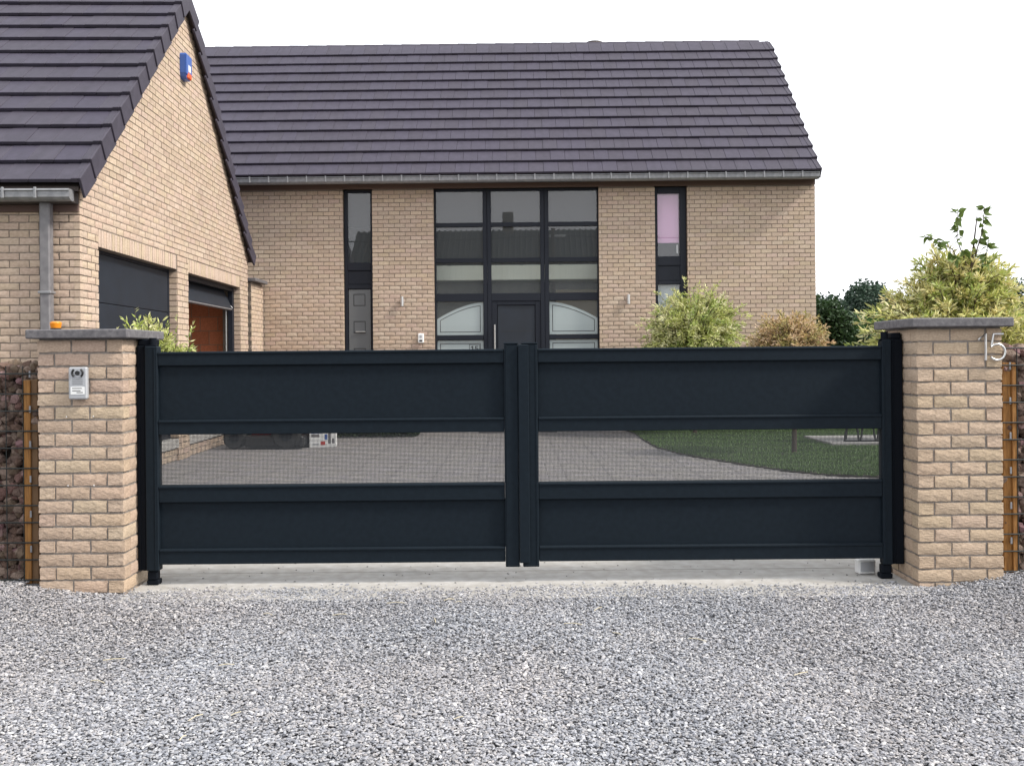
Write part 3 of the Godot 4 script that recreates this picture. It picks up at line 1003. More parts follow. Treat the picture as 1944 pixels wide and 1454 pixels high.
	lift.box(V(3.8, 2.50, -3.0), V(6.25, 2.54, -0.36), 0.005)
	part("door_section", lift, M.door_dark, d2)
	var trk := MB.new()
	trk.x = side
	trk.box(V(6.28, 0.29, -0.215), V(6.33, 2.2, -0.195), 0.004)
	part("guide_rail", trk, M.steel, d2)
	var cab := MB.new()
	cab.x = side
	cab.tube([V(6.24, 2.42, -0.26), V(6.31, 2.22, -0.10)], 0.008, 6)
	part("lift_cable", cab, M.steel, d2)
	# inside: block wall at the far end, floor, ceiling
	var rm := MB.new()
	rm.box(V(-6.0, -0.1, -S), V(-5.7, eave, -0.31))
	rm.box(V(-6.0, 2.75, -S + 0.01), V(-0.31, 2.85, -0.31))
	rm.box(V(-5.69, -0.1, -S + 0.3), V(-0.31, 0.17, -0.31))
	rm.box(V(-5.69, 0.18, -3.5), V(-0.4, 2.74, -3.4))
	part("inner_walls", rm, M.garage_room, g)
	var fb := Node3D.new()
	fb.name = "end_wall"
	g.add_child(fb)
	part("mortar", MB.new().box(V(-5.69, -0.1, -S + 0.001), V(-0.31, eave, -S + 0.24)), mat(lin(0.32, 0.20, 0.13), 0.95), fb)
	var blocks := []
	for i in 6:
		var c := MB.new()
		c.col = Color(0.66, 0.22, 0.11) * R(0.85, 1.1)
		c.box(V(0, 0, -0.05), V(0.288, 0.226, 0), 0.004)
		blocks.append(c.mesh())
	for r in 11:
		var x := -0.32 - 0.288 + (0.15 if r % 2 else 0.0)
		while x > -3.3:
			part("clay_block", blocks[rng.randi() % 6], M.clay, fb, Transform3D(Basis.IDENTITY, V(x, 0.19 + r * 0.238, -S + 0.246 + R(-0.001, 0.001))))
			x -= 0.3
	# roof
	var roof := Node3D.new()
	roof.name = "roof"
	g.add_child(roof)
	var an := atan(k)
	var deck := MB.new()
	deck.x = side * Transform3D(Basis.IDENTITY, V(0, 0, 0.045))
	deck.prism(PackedVector2Array([Vector2(-0.13, 3.105), Vector2(S / 2, 3.22 + k * S / 2), Vector2(S + 0.13, 3.105), Vector2(S + 0.13, 3.06), Vector2(S / 2, 3.17 + k * S / 2), Vector2(-0.13, 3.06)]), -6.2, 0.0)
	part("roof_deck", deck, M.fascia, roof)
	var base := Transform3D(Basis(V(1, 0, 0), V(0, sin(an), -cos(an)), V(0, cos(an), sin(an))), V(0, 3.125, 0.14))
	tile_slope(roof, base, -6.2, 0.05, 13, 0.372, 0.275, func(x: float, r: int) -> bool: return x > -1.1 - r * 0.17, 130)
	var bb := Transform3D(Basis(V(-1, 0, 0), V(0, sin(an), cos(an)), V(0, cos(an), -sin(an))), V(0, 3.125, -S - 0.14))
	tile_slope(roof, bb, -0.05, 6.2, 13, 0.372, 0.275, none, 0)
	verge(roof, base, 0.06, 1, 13, 0.372, 0.17)
	verge(roof, bb, -0.06, -1, 13, 0.372, 0.17)
	var x := -6.0
	while x < 0.1:
		var rt := MB.new()
		rt.col = Color(0.048, 0.040, 0.060)
		rt.x = Transform3D(Basis(Vector3.UP, PI / 2), V(x, 3.34 + k * S / 2, -S / 2))
		rt.prism(PackedVector2Array([Vector2(-0.15, -0.12), Vector2(-0.07, 0.02), Vector2(0, 0.045), Vector2(0.07, 0.02), Vector2(0.15, -0.12), Vector2(0, -0.02)]), -0.21, 0.2)
		part("ridge_tile", rt, M.tile, roof)
		x += 0.41
	# gutter, brackets, soffit, downpipe
	var gt := MB.new()
	gt.x = Transform3D(Basis(Vector3.UP, PI / 2), V(-6.2, 0.115, 0))
	gt.prism(PackedVector2Array([Vector2(-0.14, 2.955), Vector2(-0.255, 2.952), Vector2(-0.265, 2.935), Vector2(-0.25, 2.925), Vector2(-0.248, 2.87), Vector2(-0.22, 2.845), Vector2(-0.16, 2.835), Vector2(-0.132, 2.85)]), 0.0, 6.2)
	var gutter := part("gutter", gt, M.zinc, g)
	for q in [-0.33, -0.65, -0.97, -1.3]:
		part("gutter_bracket", MB.new().box(V(q - 0.013, 2.97, 0.25), V(q + 0.013, 3.08, 0.272), 0.004), M.zinc, gutter)
	part("soffit", MB.new().box(V(-6.2, 2.945, 0.004), V(-0.005, 3.06, 0.128), 0.004), M.fascia, g)
	part("fascia_board", MB.new().box(V(-6.2, 2.87, 0.003), V(-0.004, 2.944, 0.03), 0.004), mat(lin(0.10, 0.06, 0.05), 0.85), g)
	var dp := part("downpipe", MB.new().box(V(-0.355, 0.0, 0.03), V(-0.25, 2.955, 0.13), 0.012), M.pipe, g)
	part("pipe_collar", MB.new().box(V(-0.367, 2.03, 0.02), V(-0.238, 2.055, 0.142), 0.004), M.zinc, dp)
	# alarm box on the gable
	var al := thing("alarm_box", "blue alarm siren box high on the garage gable", "alarm", V(-4.415, 0, -9.86) + Basis(Vector3.UP, deg_to_rad(1.57)) * V(0.003, 5.2, -3.42), deg_to_rad(1.57) + PI / 2)
	part("housing", MB.new().prism(PackedVector2Array([Vector2(-0.06, 0.0), Vector2(0.06, 0.0), Vector2(0.105, 0.03), Vector2(0.125, 0.08), Vector2(0.13, 0.32), Vector2(0.105, 0.35), Vector2(-0.105, 0.35), Vector2(-0.13, 0.32), Vector2(-0.125, 0.08), Vector2(-0.105, 0.03)]), 0.0, 0.075).box(V(-0.115, 0.06, 0.0751), V(0.115, 0.34, 0.092), 0.012), M.blue, al)
	part("strobe_lens", MB.new().box(V(-0.07, 0.015, 0.06), V(0.08, 0.10, 0.1), 0.012), M.orange, al)
	part("sticker", MB.new().box(V(-0.05, 0.11, 0.092), V(0.05, 0.20, 0.0945)), M.white, al)

# ---------------------------------------------------------------- gate pillars
func build_pillars() -> void:
	for q in [[-2.742, 0.0, "beige brick gate pillar with the intercom", 1], [2.338, 0.022, "beige brick gate pillar carrying the number 15", 2]]:
		var w := 0.494
		var p := thing("gate_pillar", q[2], "pillar", V(q[0], q[1], -5.56), 0.0, "brick pillars either side of the gate")
		part("mortar", MB.new().box(V(0.008, -0.15, -w + 0.008), V(w - 0.008, 1.468, -0.008)), M.mortar, p)
		var variants := []
		for k in 14:
			var tc := tone(0.97)
			variants.append(brick_mesh(0.19, 0.065, 0.09, Color(tc.r, tc.g * 0.99, tc.b * 0.95)))
		for k in 20:
			var y := (k - 1) * 0.0772 + 0.004
			for sd in 4:
				# frame of one side: x to the right seen from outside
				var turn := Basis(Vector3.UP, sd * PI / 2)
				var fr := Transform3D(turn, V(w / 2, y, -w / 2)) * Transform3D(Basis.IDENTITY, V(-w / 2, 0, w / 2))
				var x0 := 0.0 if k % 2 else 0.102
				for i in 2:
					var bx := x0 + i * 0.202 + R(-0.0015, 0.0015)
					if x0 > 0: bx = w - 0.19 - i * 0.202
					part("brick", variants[rng.randi() % 14], M.brick, p, fr * Transform3D(Basis(Vector3.UP, R(-0.008, 0.008)), V(bx, R(-0.001, 0.001), R(-0.002, 0.001))))
		var cap := MB.new().box(V(-0.046, 1.470, -w - 0.046), V(w + 0.046, 1.523, 0.048), 0.006)
		part("capstone", cap, M.stone, p)
		if q[3] == 1:
			for w2 in [[0.167, 1.02], [0.322, 1.02], [0.172, 0.622], [0.322, 0.622]]:
				part("wall_plug", MB.new().lathe([Vector2(0, 0.002), Vector2(0.004, 0.0)], V(0, 0, 0), 8), M.white, p, Transform3D(Basis(V(1, 0, 0), PI / 2), V(w2[0], w2[1], 0.001)))
	# intercom
	var c := thing("intercom", "silver video intercom with black speaker slots on the left brick pillar", "intercom", V(-2.494, 1.12, -5.556))
	part("housing", MB.new().box(V(-0.054, 0, 0), V(0.054, 0.186, 0.032), 0.008), M.silver, c)
	part("camera_lens", MB.new().tube([V(0, 0.152, 0.03), V(0, 0.152, 0.037)], 0.013, 16), M.black, c)
	for s in [-1.0, 1.0]:
		var pts := []
		for i in 7:
			var a := lerpf(-1.0, 1.0, i / 6.0)
			pts.append(V(s * (0.008 + 0.022 * cos(a)), 0.152 + 0.018 * sin(a) * 1.3, 0.033))
		part("light_window", MB.new().tube(pts, 0.0065, 6), M.black, c)
	for i in 4:
		part("speaker_slot", MB.new().box(V(-0.03, 0.088 + i * 0.011, 0.0315), V(0.03, 0.090 + i * 0.011, 0.0328)), M.groove, c)
	part("name_plate", MB.new().box(V(-0.04, 0.028, 0.0315), V(0.04, 0.072, 0.034), 0.002), M.white, c)
	for q in [[-0.03, 0.025, 0.062], [-0.03, 0.018, 0.048], [-0.005, 0.032, 0.038]]:
		part("print_line", MB.new().box(V(q[0], q[2], 0.0341), V(q[1], q[2] + 0.004, 0.0346)), M.groove, c)
	# amber lamp on the left pillar
	var b := thing("warning_light", "small amber flashing light on the left pillar cap", "lamp", V(-2.68, 1.523, -5.66))
	part("base", MB.new().lathe([Vector2(0.0, 0), Vector2(0.03, 0), Vector2(0.03, 0.012), Vector2(0, 0.012)]), M.black, b)
	part("lens", MB.new().lathe([Vector2(0.028, 0.012), Vector2(0.033, 0.040), Vector2(0.031, 0.047), Vector2(0.02, 0.051), Vector2(0, 0.052)]), M.amber, b)
	# metal number 15
	var n := thing("house_number", "brushed metal number 15 on the right brick pillar", "house number", V(2.70, 1.30, -5.553))
	var one := MB.new()
	one.tube([V(-0.016, 0.118, 0.012), V(0.026, 0.152, 0.012), V(0.026, 0.0, 0.012)], 0.0072, 8)
	part("digit", one, M.steel, n)
	var five := MB.new()
	var pts := [V(0.128, 0.15, 0.012), V(0.072, 0.15, 0.012), V(0.062, 0.088, 0.012)]
	for i in 15:
		var a := lerpf(2.45, -2.5, i / 14.0)
		pts.append(V(0.092 + 0.046 * cos(a), 0.046 + 0.046 * sin(a), 0.012))
	five.tube(pts, 0.0072, 8)
	part("digit", five, M.steel, n)

# ---------------------------------------------------------------- double gate
func build_gate() -> void:
	var zf := -5.745
	for sd in [-1.0, 1.0]:
		var left: bool = sd < 0
		var l := thing("gate_leaf", "left leaf of the anthracite gate with a see-through mesh strip" if left else "right leaf of the anthracite gate with the overlapping cover strip", "gate", V(0, 0, zf), 0.0, "leaves of the dark double gate")
		var a := -2.192 if left else 2.262            # outer end of the hinge stile
		var hinge := [a, a + 0.077] if left else [2.205, 2.262]
		var meet := [-0.048, 0.036] if left else [0.056, 0.152]
		var x0: float = hinge[1] if left else meet[1]
		var x1: float = meet[0] if left else hinge[0]
		part("hinge_stile", MB.new().box(V(hinge[0], 0.085, -0.06), V(hinge[1], 1.425, 0.006), 0.005), M.gate, l)
		var hs := MB.new()
		if left: hs.box(V(hinge[0] + 0.056, 0.087, 0.0055), V(hinge[0] + 0.061, 1.42, 0.0095), 0.0015)
		else: hs.box(V(hinge[0] + 0.012, 0.087, 0.0055), V(hinge[0] + 0.017, 1.42, 0.0095), 0.0015)
		part("bead", hs, M.gate, l)
		part("meeting_stile", MB.new().box(V(meet[0], 0.092, -0.06), V(meet[1], 1.418, 0.008), 0.004), M.gate, l)
		part("end_cap", MB.new().box(V(meet[0] - 0.002, 1.4185, -0.062), V(meet[1] + 0.002, 1.428, 0.011), 0.003), M.gate, l)
		var bd := MB.new()
		if left: bd.box(V(meet[0] + 0.010, 0.094, 0.0075), V(meet[0] + 0.015, 1.416, 0.011), 0.0015)
		else:
			bd.box(V(meet[1] - 0.014, 0.094, 0.0075), V(meet[1] - 0.009, 1.416, 0.011), 0.0015)
			part("cover_strip", MB.new().box(V(0.036, 0.118, 0.009), V(0.098, 1.416, 0.024), 0.004), M.gate, l)
		part("bead", bd, M.gate, l)
		for r in [[1.308, 1.391], [0.896, 0.983], [0.492, 0.592], [0.122, 0.214]]:
			var rail := part("rail", MB.new().box(V(x0 + 0.001, r[0], -0.052), V(x1 - 0.001, r[1], 0.0), 0.003), M.gate, l)
			var bead := MB.new()
			bead.box(V(x0 + 0.002, r[1] - 0.016, -0.0005), V(x1 - 0.002, r[1] - 0.003, 0.0065), 0.003)
			part("bead", bead, M.gate, rail)
		for r in [[0.984, 1.307], [0.215, 0.491]]:
			part("infill_panel", MB.new().box(V(x0 - 0.004, r[0] - 0.006, -0.04), V(x1 + 0.004, r[1] + 0.006, -0.022), 0.0), M.gate, l)
		# perforated sheet: fine crossing strips
		var ms := MB.new()
		var x := x0 + 0.002
		while x < x1:
			ms.quad(V(x, 0.59, -0.030), V(x + 0.0029, 0.59, -0.030), V(x + 0.0029, 0.897, -0.030), V(x, 0.897, -0.030))
			x += 0.0079
		var y := 0.594
		while y < 0.896:
			ms.quad(V(x0, y, -0.0304), V(x1, y, -0.0304), V(x1, y + 0.0029, -0.0304), V(x0, y + 0.0029, -0.0304))
			y += 0.0079
		part("perforated_sheet", ms, M.mesh_sheet, l).set_meta("kind", "stuff")
		# pivot block and foot
		var hx: float = (hinge[0] + hinge[1]) / 2
		part("top_pivot", MB.new().box(V(hx - 0.045, 1.4255, -0.055), V(hx + 0.03, 1.432, 0.0), 0.002).tube([V(hx, 1.43, -0.03), V(hx, 1.475, -0.03)], 0.022, 12), M.gate_dark, l)
		part("foot_pivot", MB.new().box(V(hx - 0.035, 0.03, -0.055), V(hx + 0.025, 0.084, -0.003), 0.006), M.gate_dark, l)
		part("foot_bracket", MB.new().box(V(hx - 0.04, 0.0, -0.07), V(hx + 0.03, 0.03, -0.006), 0.004), M.gate_dark, l)
		# fixed post against the pillar
		var px0 := -2.247 if left else 2.266
		var px1 := -2.196 if left else 2.335
		var po := thing("gate_post", "narrow dark gate post against the intercom pillar" if left else "narrow dark gate post against the number pillar", "post", V(0, 0, zf), 0.0, "dark posts fixed to the pillars")
		part("post", MB.new().box(V(px0, 0.085, -0.10), V(px1, 1.43, -0.012), 0.004), M.gate_dark, po)
		part("groove_strip", MB.new().box(V(px0 + 0.014, 0.09, -0.0125), V(px0 + 0.02, 1.425, -0.008), 0.001), M.gate_dark, po)
		part("top_bracket", MB.new().box(V(px0 + 0.006, 1.4305, -0.12), V(px1 + (0.05 if left else -0.004) - (0.0 if left else 0.0), 1.468, -0.02), 0.006), M.gate_dark, po)
	var w := thing("photocell", "small white box on the concrete under the gate's right end", "sensor", V(2.145, 0.0, -5.93), 0.1)
	part("housing", MB.new().box(V(-0.05, 0, 0), V(0.06, 0.09, 0.06), 0.008), M.white, w)
	part("lens", MB.new().box(V(-0.038, 0.015, 0.0595), V(0.05, 0.075, 0.063), 0.003), M.silver, w)

# ---------------------------------------------------------------- gabions with timber posts
func build_gabions() -> void:
	var shapes := []
	for k in 8:
		var b := MB.new()
		var t := R(0.6, 1.35)
		b.col = Color(0.24 * t, 0.15 * t * R(0.9, 1.2), 0.125 * t * R(0.9, 1.2))
		var base := []
		var ph := (1.0 + sqrt(5.0)) / 2.0
		for p in [V(-1, ph, 0), V(1, ph, 0), V(-1, -ph, 0), V(1, -ph, 0), V(0, -1, ph), V(0, 1, ph), V(0, -1, -ph), V(0, 1, -ph), V(ph, 0, -1), V(ph, 0, 1), V(-ph, 0, -1), V(-ph, 0, 1)]:
			base.append(p.normalized() * 0.5 * R(0.75, 1.2))
		var fs := [[0, 11, 5], [0, 5, 1], [0, 1, 7], [0, 7, 10], [0, 10, 11], [1, 5, 9], [5, 11, 4], [11, 10, 2], [10, 7, 6], [7, 1, 8], [3, 9, 4], [3, 4, 2], [3, 2, 6], [3, 6, 8], [3, 8, 9], [4, 9, 5], [2, 4, 11], [6, 2, 10], [8, 6, 7], [9, 8, 1]]
		for f in fs: b.tri(base[f[0]], base[f[1]], base[f[2]])
		shapes.append(b.mesh())
	for sd in [-1.0, 1.0]:
		var left: bool = sd < 0
		var g := thing("gabion", "wire cage of dark red lava stones beside the intercom pillar" if left else "wire cage of dark red lava stones beside the number pillar", "gabion", V(-2.745 if left else 2.835, 0, -5.70), 0.0, "lava stone gabions flanking the pillars")
		var top := 1.315 if left else 1.365
		var rest := []
		for i in 4200:
			var s := R(0.045, 0.085)
			var p := V(sd * R(0.02, 1.5), R(0.02, top - 0.02), -R(-0.005, 0.06))
			if i % 4 == 0: p.z = -R(0.09, 0.28)
			if i % 9 == 0: p.y = top - R(0.0, 0.03); 
			if i % 9 == 0: p.z = -R(0.03, 0.28)
			var at := Transform3D(Basis.from_euler(V(R(0, 6), R(0, 6), R(0, 6))).scaled_local(V(s * R(0.9, 1.3), s, s * 0.85)), p)
			rest.append([at, absf(p.x) < 0.42 and p.z > -0.075])
		var n := 0
		var xs := [[], [], [], []]
		for q in rest:
			if q[1] and n < 260:
				part("stone", shapes[rng.randi() % 8], M.lava, g, q[0])
				n += 1
			else: xs[rng.randi() % 4].append(q[0])
		for k in 4: many("stones", shapes[k * 2], M.lava, g, xs[k])
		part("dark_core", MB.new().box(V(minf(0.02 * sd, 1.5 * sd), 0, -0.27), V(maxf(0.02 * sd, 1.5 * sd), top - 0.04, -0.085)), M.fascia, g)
		var y := 0.06
		var step := 0.0
		while y < top + 0.01:
			part("horizontal_wire", MB.new().tube([V(0.0, y, 0.05), V(sd * 1.5, y + 0.004, 0.05)], 0.0042, 6), M.wire, g)
			y += 0.1 if int(step) % 2 else 0.118
			step += 1
		for i in 15:
			part("vertical_wire", MB.new().tube([V(sd * (0.13 + i * 0.1), 0.0, 0.044), V(sd * (0.13 + i * 0.1), top, 0.044)], 0.003, 5), M.wire, g)
		# timber post next to the pillar, with clips
		var p := thing("timber_post", "orange brown timber post between the intercom pillar and its gabion" if left else "orange brown timber post between the number pillar and its gabion", "post", V(-2.745 if left else 2.835, 0, -5.69), 0.0, "timber posts holding the gabions")
		var a: float = 0.05 * sd
		var b2: float = 0.128 * sd
		part("plank", MB.new().box(V(minf(a, b2), -0.05, -0.0), V(maxf(a, b2), top - 0.08, 0.022), 0.004), M.dark_wood if left else M.wood, p)
		var a2: float = (0.088 if left else 0.10) * sd
		part("batten", MB.new().box(V(minf(a2, b2) - (0.0 if not left else 0.0), -0.05, 0.0222), V(maxf(a2, b2), top - 0.085, 0.034), 0.003), M.wood, p)
		for i in 6:
			var yy := 0.22 + i * 0.205
			part("clip", MB.new().box(V(0.088 * sd - 0.006, yy, 0.0345), V(0.088 * sd + 0.006, yy + 0.04, 0.039), 0.002), M.zinc, p)

# ---------------------------------------------------------------- plants
func leaf_mesh(l: float, w: float) -> ArrayMesh:
	var b := MB.new()
	var mid := V(0, l * 0.5, -w * 0.25)
	var tip := V(0, l, w * 0.15)
	var a := V(-w / 2, l * 0.45, w * 0.1)
	var c := V(w / 2, l * 0.45, w * 0.1)
	b.tri(Vector3.ZERO, mid, a); b.tri(a, mid, tip)
	b.tri(Vector3.ZERO, c, mid); b.tri(mid, c, tip)
	return b.mesh()

func along(d: Vector3, roll: float) -> Basis:
	d = d.normalized()
	var s := d.cross(Vector3.UP if absf(d.y) < 0.95 else Vector3.RIGHT).normalized()
	return Basis(s, d, s.cross(d)) * Basis(Vector3.UP, roll)

func shrub(o: Node3D, centre: Vector3, rad: Vector3, shoots: int, per: int, leaf: Mesh, palette: Array, low := -0.5) -> void:
	var xs := []
	var cs := []
	var br := MB.new()
	for i in shoots:
		var d := Vector3.ZERO
		while d.length() < 0.1 or d.length() > 1.0 or d.y < low: d = V(R(-1, 1), R(-1, 1), R(-1, 1))
		d = d.normalized()
		var reach := R(0.62, 1.0)
		if R(0, 1) < 0.12: reach = R(1.0, 1.16)
		var tip := centre + d * rad * reach + V(R(-0.03, 0.03), 0, R(-0.03, 0.03)) * rad.x
		var root := centre + V(d.x * 0.15, -0.35, d.z * 0.15) * rad
		var ctl := centre + d * rad * reach * 0.55 + V(0, 0.22 * rad.y, 0)
		var pts := []
		for k in 6:
			var t := k / 5.0
			pts.append(root.lerp(ctl, t).lerp(ctl.lerp(tip, t), t))
		br.tube(pts, [0.007, 0.006, 0.005, 0.004, 0.003, 0.002], 4, false)
		var base: Color = palette[rng.randi() % palette.size()]
		for k in per:
			var t := R(0.25, 1.0)
			t = 1.0 - pow(1.0 - t, 1.15)
			var p := root.lerp(ctl, t).lerp(ctl.lerp(tip, t), t)
			var dir := (ctl.lerp(tip, t) - root.lerp(ctl, t)).normalized()
			var sidew := V(R(-1, 1), R(-0.6, 0.8), R(-1, 1)).normalized()
			var ld := (dir * R(0.4, 1.0) + sidew * 0.8).normalized()
			var sc := R(0.7, 1.25)
			xs.append(Transform3D(along(ld, R(0, TAU)).scaled_local(V(sc, sc, sc)), p + sidew * 0.01))
			var c: Color = base.lerp(palette[rng.randi() % palette.size()], 0.4)
			var j := R(0.85, 1.4)
			cs.append(Color(c.r * j, c.g * j, c.b * j))
	part("twigs", br, M.bark, o).set_meta("kind", "stuff")
	many("foliage", leaf, M.leaf, o, xs, cs)

func build_garden() -> void:
	var lime := [Color(0.42, 0.44, 0.13), Color(0.32, 0.38, 0.09), Color(0.58, 0.56, 0.28), Color(0.18, 0.26, 0.05), Color(0.48, 0.49, 0.19), Color(0.70, 0.67, 0.43)]
	var cream := [Color(0.56, 0.53, 0.19), Color(0.42, 0.45, 0.13), Color(0.74, 0.70, 0.44), Color(0.24, 0.31, 0.07), Color(0.66, 0.56, 0.28), Color(0.50, 0.50, 0.19)]
	var pinkish := [Color(0.46, 0.33, 0.16), Color(0.55, 0.38, 0.24), Color(0.34, 0.30, 0.10), Color(0.60, 0.46, 0.32), Color(0.40, 0.27, 0.12), Color(0.26, 0.26, 0.08)]
	var lf := leaf_mesh(0.075, 0.020)
	var s1 := thing("willow_shrub", "round pale green variegated willow on a short stem before the house", "shrub", V(3.1, 0, -16.4))
	part("stem", MB.new().tube([V(0, 0, 0), V(0.02, 0.7, 0.01), V(0, 1.4, 0)], [0.04, 0.032, 0.03], 8), M.bark, s1)
	shrub(s1, V(0.0, 1.62, 0), V(0.90, 0.90, 0.88), 900, 36, lf, lime, -0.9)
	var s2 := thing("willow_shrub", "smaller pinkish willow ball on a stem right of the pale green one", "shrub", V(3.80, 0, -13.0))
	part("stem", MB.new().tube([V(0, 0, 0), V(0.01, 0.5, 0), V(-0.02, 1.1, 0)], [0.035, 0.03, 0.026], 8), M.bark, s2)
	shrub(s2, V(-0.02, 1.44, 0), V(0.58, 0.50, 0.56), 560, 32, leaf_mesh(0.055, 0.017), pinkish, -0.8)
	var s3 := thing("willow_shrub", "large cream and green willow bush behind the number pillar", "shrub", V(3.62, 0, -7.75))
	part("stem", MB.new().tube([V(0, 0, 0), V(0.02, 0.4, 0), V(0, 0.9, 0)], [0.05, 0.045, 0.04], 8), M.bark, s3)
	shrub(s3, V(-0.02, 1.32, 0), V(0.80, 0.62, 0.62), 1000, 50, leaf_mesh(0.06, 0.015), cream, -0.9)
	shrub(s3, V(0.0, 1.68, 0), V(0.46, 0.50, 0.36), 420, 46, leaf_mesh(0.06, 0.015), cream, -0.3)
	var s4 := thing("willow_shrub", "small pale green shrub with upright shoots behind the intercom pillar", "shrub", V(-2.76, 0, -7.1))
	part("stem", MB.new().tube([V(0, 0, 0), V(0.02, 0.3, 0), V(0, 0.7, 0)], [0.03, 0.028, 0.025], 8), M.bark, s4)
	shrub(s4, V(0.06, 1.26, 0), V(0.38, 0.36, 0.34), 300, 36, leaf_mesh(0.05, 0.014), lime, -0.8)
	# upright shoots
	var xs := []
	var cs := []
	var tw := MB.new()
	for q in [[-0.02, 1.73, 0.0], [0.10, 1.66, 0.05], [0.30, 1.67, 0.0], [-0.16, 1.58, 0.0], [0.42, 1.60, 0.03], [0.2, 1.62, -0.05]]:
		var a := V(q[0] * 0.7 + 0.03, 1.2, q[2])
		var b := V(q[0], q[1], q[2])
		tw.tube([a, a.lerp(b, 0.5) + V(0.01, 0, 0), b], [0.004, 0.003, 0.0015], 4)
		for k in 34:
			var t := R(0.1, 1.0)
			var ld := V(R(-1, 1), R(0.3, 1.4), R(-1, 1)).normalized()
			xs.append(Transform3D(along(ld, R(0, TAU)).scaled_local(Vector3.ONE * R(0.6, 1.1)), a.lerp(b, t)))
			cs.append(lime[rng.randi() % 6])
	part("twigs", tw, M.bark, s4).set_meta("kind", "stuff")
	many("foliage", leaf_mesh(0.05, 0.014), M.leaf, s4, xs, cs)
	# sapling with big leaves
	var sp := thing("sapling", "young tree with large dark leaves rising out of the cream willow bush", "tree", V(3.52, -0.06, -7.6))
	part("stem", MB.new().tube([V(0.05, 0, 0), V(0.08, 1.2, 0), V(0.1, 2.0, 0), V(0.16, 2.48, 0)], [0.025, 0.018, 0.01, 0.004], 8), M.bark, sp)
	var tips := [[V(0.10, 1.95, 0), V(-0.06, 2.22, 0.05), V(-0.26, 2.34, 0.03)], [V(0.12, 2.1, 0), V(0.18, 2.35, 0.04), V(0.22, 2.56, 0.0)], [V(0.11, 2.0, 0), V(0.0, 2.3, 0), V(0.01, 2.55, 0)], [V(0.1, 1.9, 0), V(0.22, 2.1, 0), V(0.24, 2.3, 0.02)]]
	for q in tips: part("branch", MB.new().tube(q, [0.006, 0.004, 0.002], 5), M.bark, sp)
	var bigs := []
	for k in 4:
		var b := MB.new()
		var t := R(0.8, 1.2)
		b.col = Color(0.13 * t, 0.19 * t, 0.045 * t)
		var n := 6
		var pr := [0.0, 0.7, 1.0, 0.85, 0.5, 0.15, 0.0]
		for i in n:
			var y0 := 0.11 * i / n
			var y1 := 0.11 * (i + 1) / n
			var w0: float = pr[i] * 0.03
			var w1: float = pr[i + 1] * 0.03
			var f0 := -0.5 * y0 * y0 * 6.0
			var f1 := -0.5 * y1 * y1 * 6.0
			b.quad(V(0, y0, f0), V(w0, y0, f0 + w0 * 0.4), V(w1, y1, f1 + w1 * 0.4), V(0, y1, f1))
			b.quad(V(-w0, y0, f0 + w0 * 0.4), V(0, y0, f0), V(0, y1, f1), V(-w1, y1, f1 + w1 * 0.4))
		bigs.append(b.mesh())
	for q in tips:
		for k in 22:
			var t := R(0.35, 1.0)
			var p: Vector3 = q[0].lerp(q[1], t).lerp(q[1].lerp(q[2], t), t)
			var ld := V(R(-1, 1), R(-0.9, 0.35), R(-0.5, 0.8)).normalized()
			part("leaf", bigs[rng.randi() % 4], M.leaf, sp, Transform3D(along(ld, R(0, TAU)).scaled_local(Vector3.ONE * R(0.5, 0.95)), p))
	# slab with table
	var sl := thing("stone_slab", "flat pale stone slab lying on the lawn", "slab", V(5.4, 0.0, -14.6))
	part("slab", MB.new().box(V(-0.76, 0.015, -0.75), V(1.2, 0.062, 0.62), 0.008), mat(lin(0.3, 0.285, 0.275), 0.9), sl)
	var tb := thing("garden_table", "dark metal garden table with zigzag rod legs on the pale slab", "table", V(5.55, 0.0635, -14.3))
	for i in 5:
		for s in [-1.0, 1.0]:
			part("leg", MB.new().tube([V(-0.55 + i * 0.24 + s * 0.11, 0.0, 0.1), V(-0.55 + i * 0.24, 0.70, 0.1)], 0.013, 6), M.black, tb)
	part("foot_rail", MB.new().tube([V(-0.66, 0.012, 0.1), V(0.62, 0.012, 0.1)], 0.012, 6), M.black, tb)
	part("table_top", MB.new().box(V(-0.7, 0.70, -0.35), V(0.66, 0.73, 0.16), 0.008), M.frame, tb)
	for s in [-1.0, 1.0]:
		part("leg", MB.new().tube([V(0.5 * s, 0.0, -0.28), V(0.45 * s, 0.70, -0.28)], 0.014, 6), M.black, tb)
	# mower and box by the open garage door
	var mw := thing("ride_on_mower", "low red and black ride-on mower parked by the open garage door", "mower", V(-3.78, 0.0, -14.95))
	part("deck", MB.new().box(V(-0.26, 0.03, -0.5), V(0.64, 0.2, 0.5), 0.03), M.black, mw)
	part("hood", MB.new().box(V(-0.22, 0.205, -0.28), V(0.30, 0.62, 0.40), 0.05), M.red, mw)
	part("fender", MB.new().box(V(0.12, 0.33, -0.45), V(0.6, 0.5, 0.4), 0.06), M.red, mw)
	part("seat", MB.new().box(V(0.28, 0.52, -0.22), V(0.6, 0.6, 0.2), 0.03).box(V(0.55, 0.58, -0.2), V(0.62, 0.85, 0.18), 0.03), M.black, mw)
	part("steering_column", MB.new().tube([V(0.1, 0.5, 0), V(0.2, 0.9, 0)], 0.02, 8), M.black, mw)
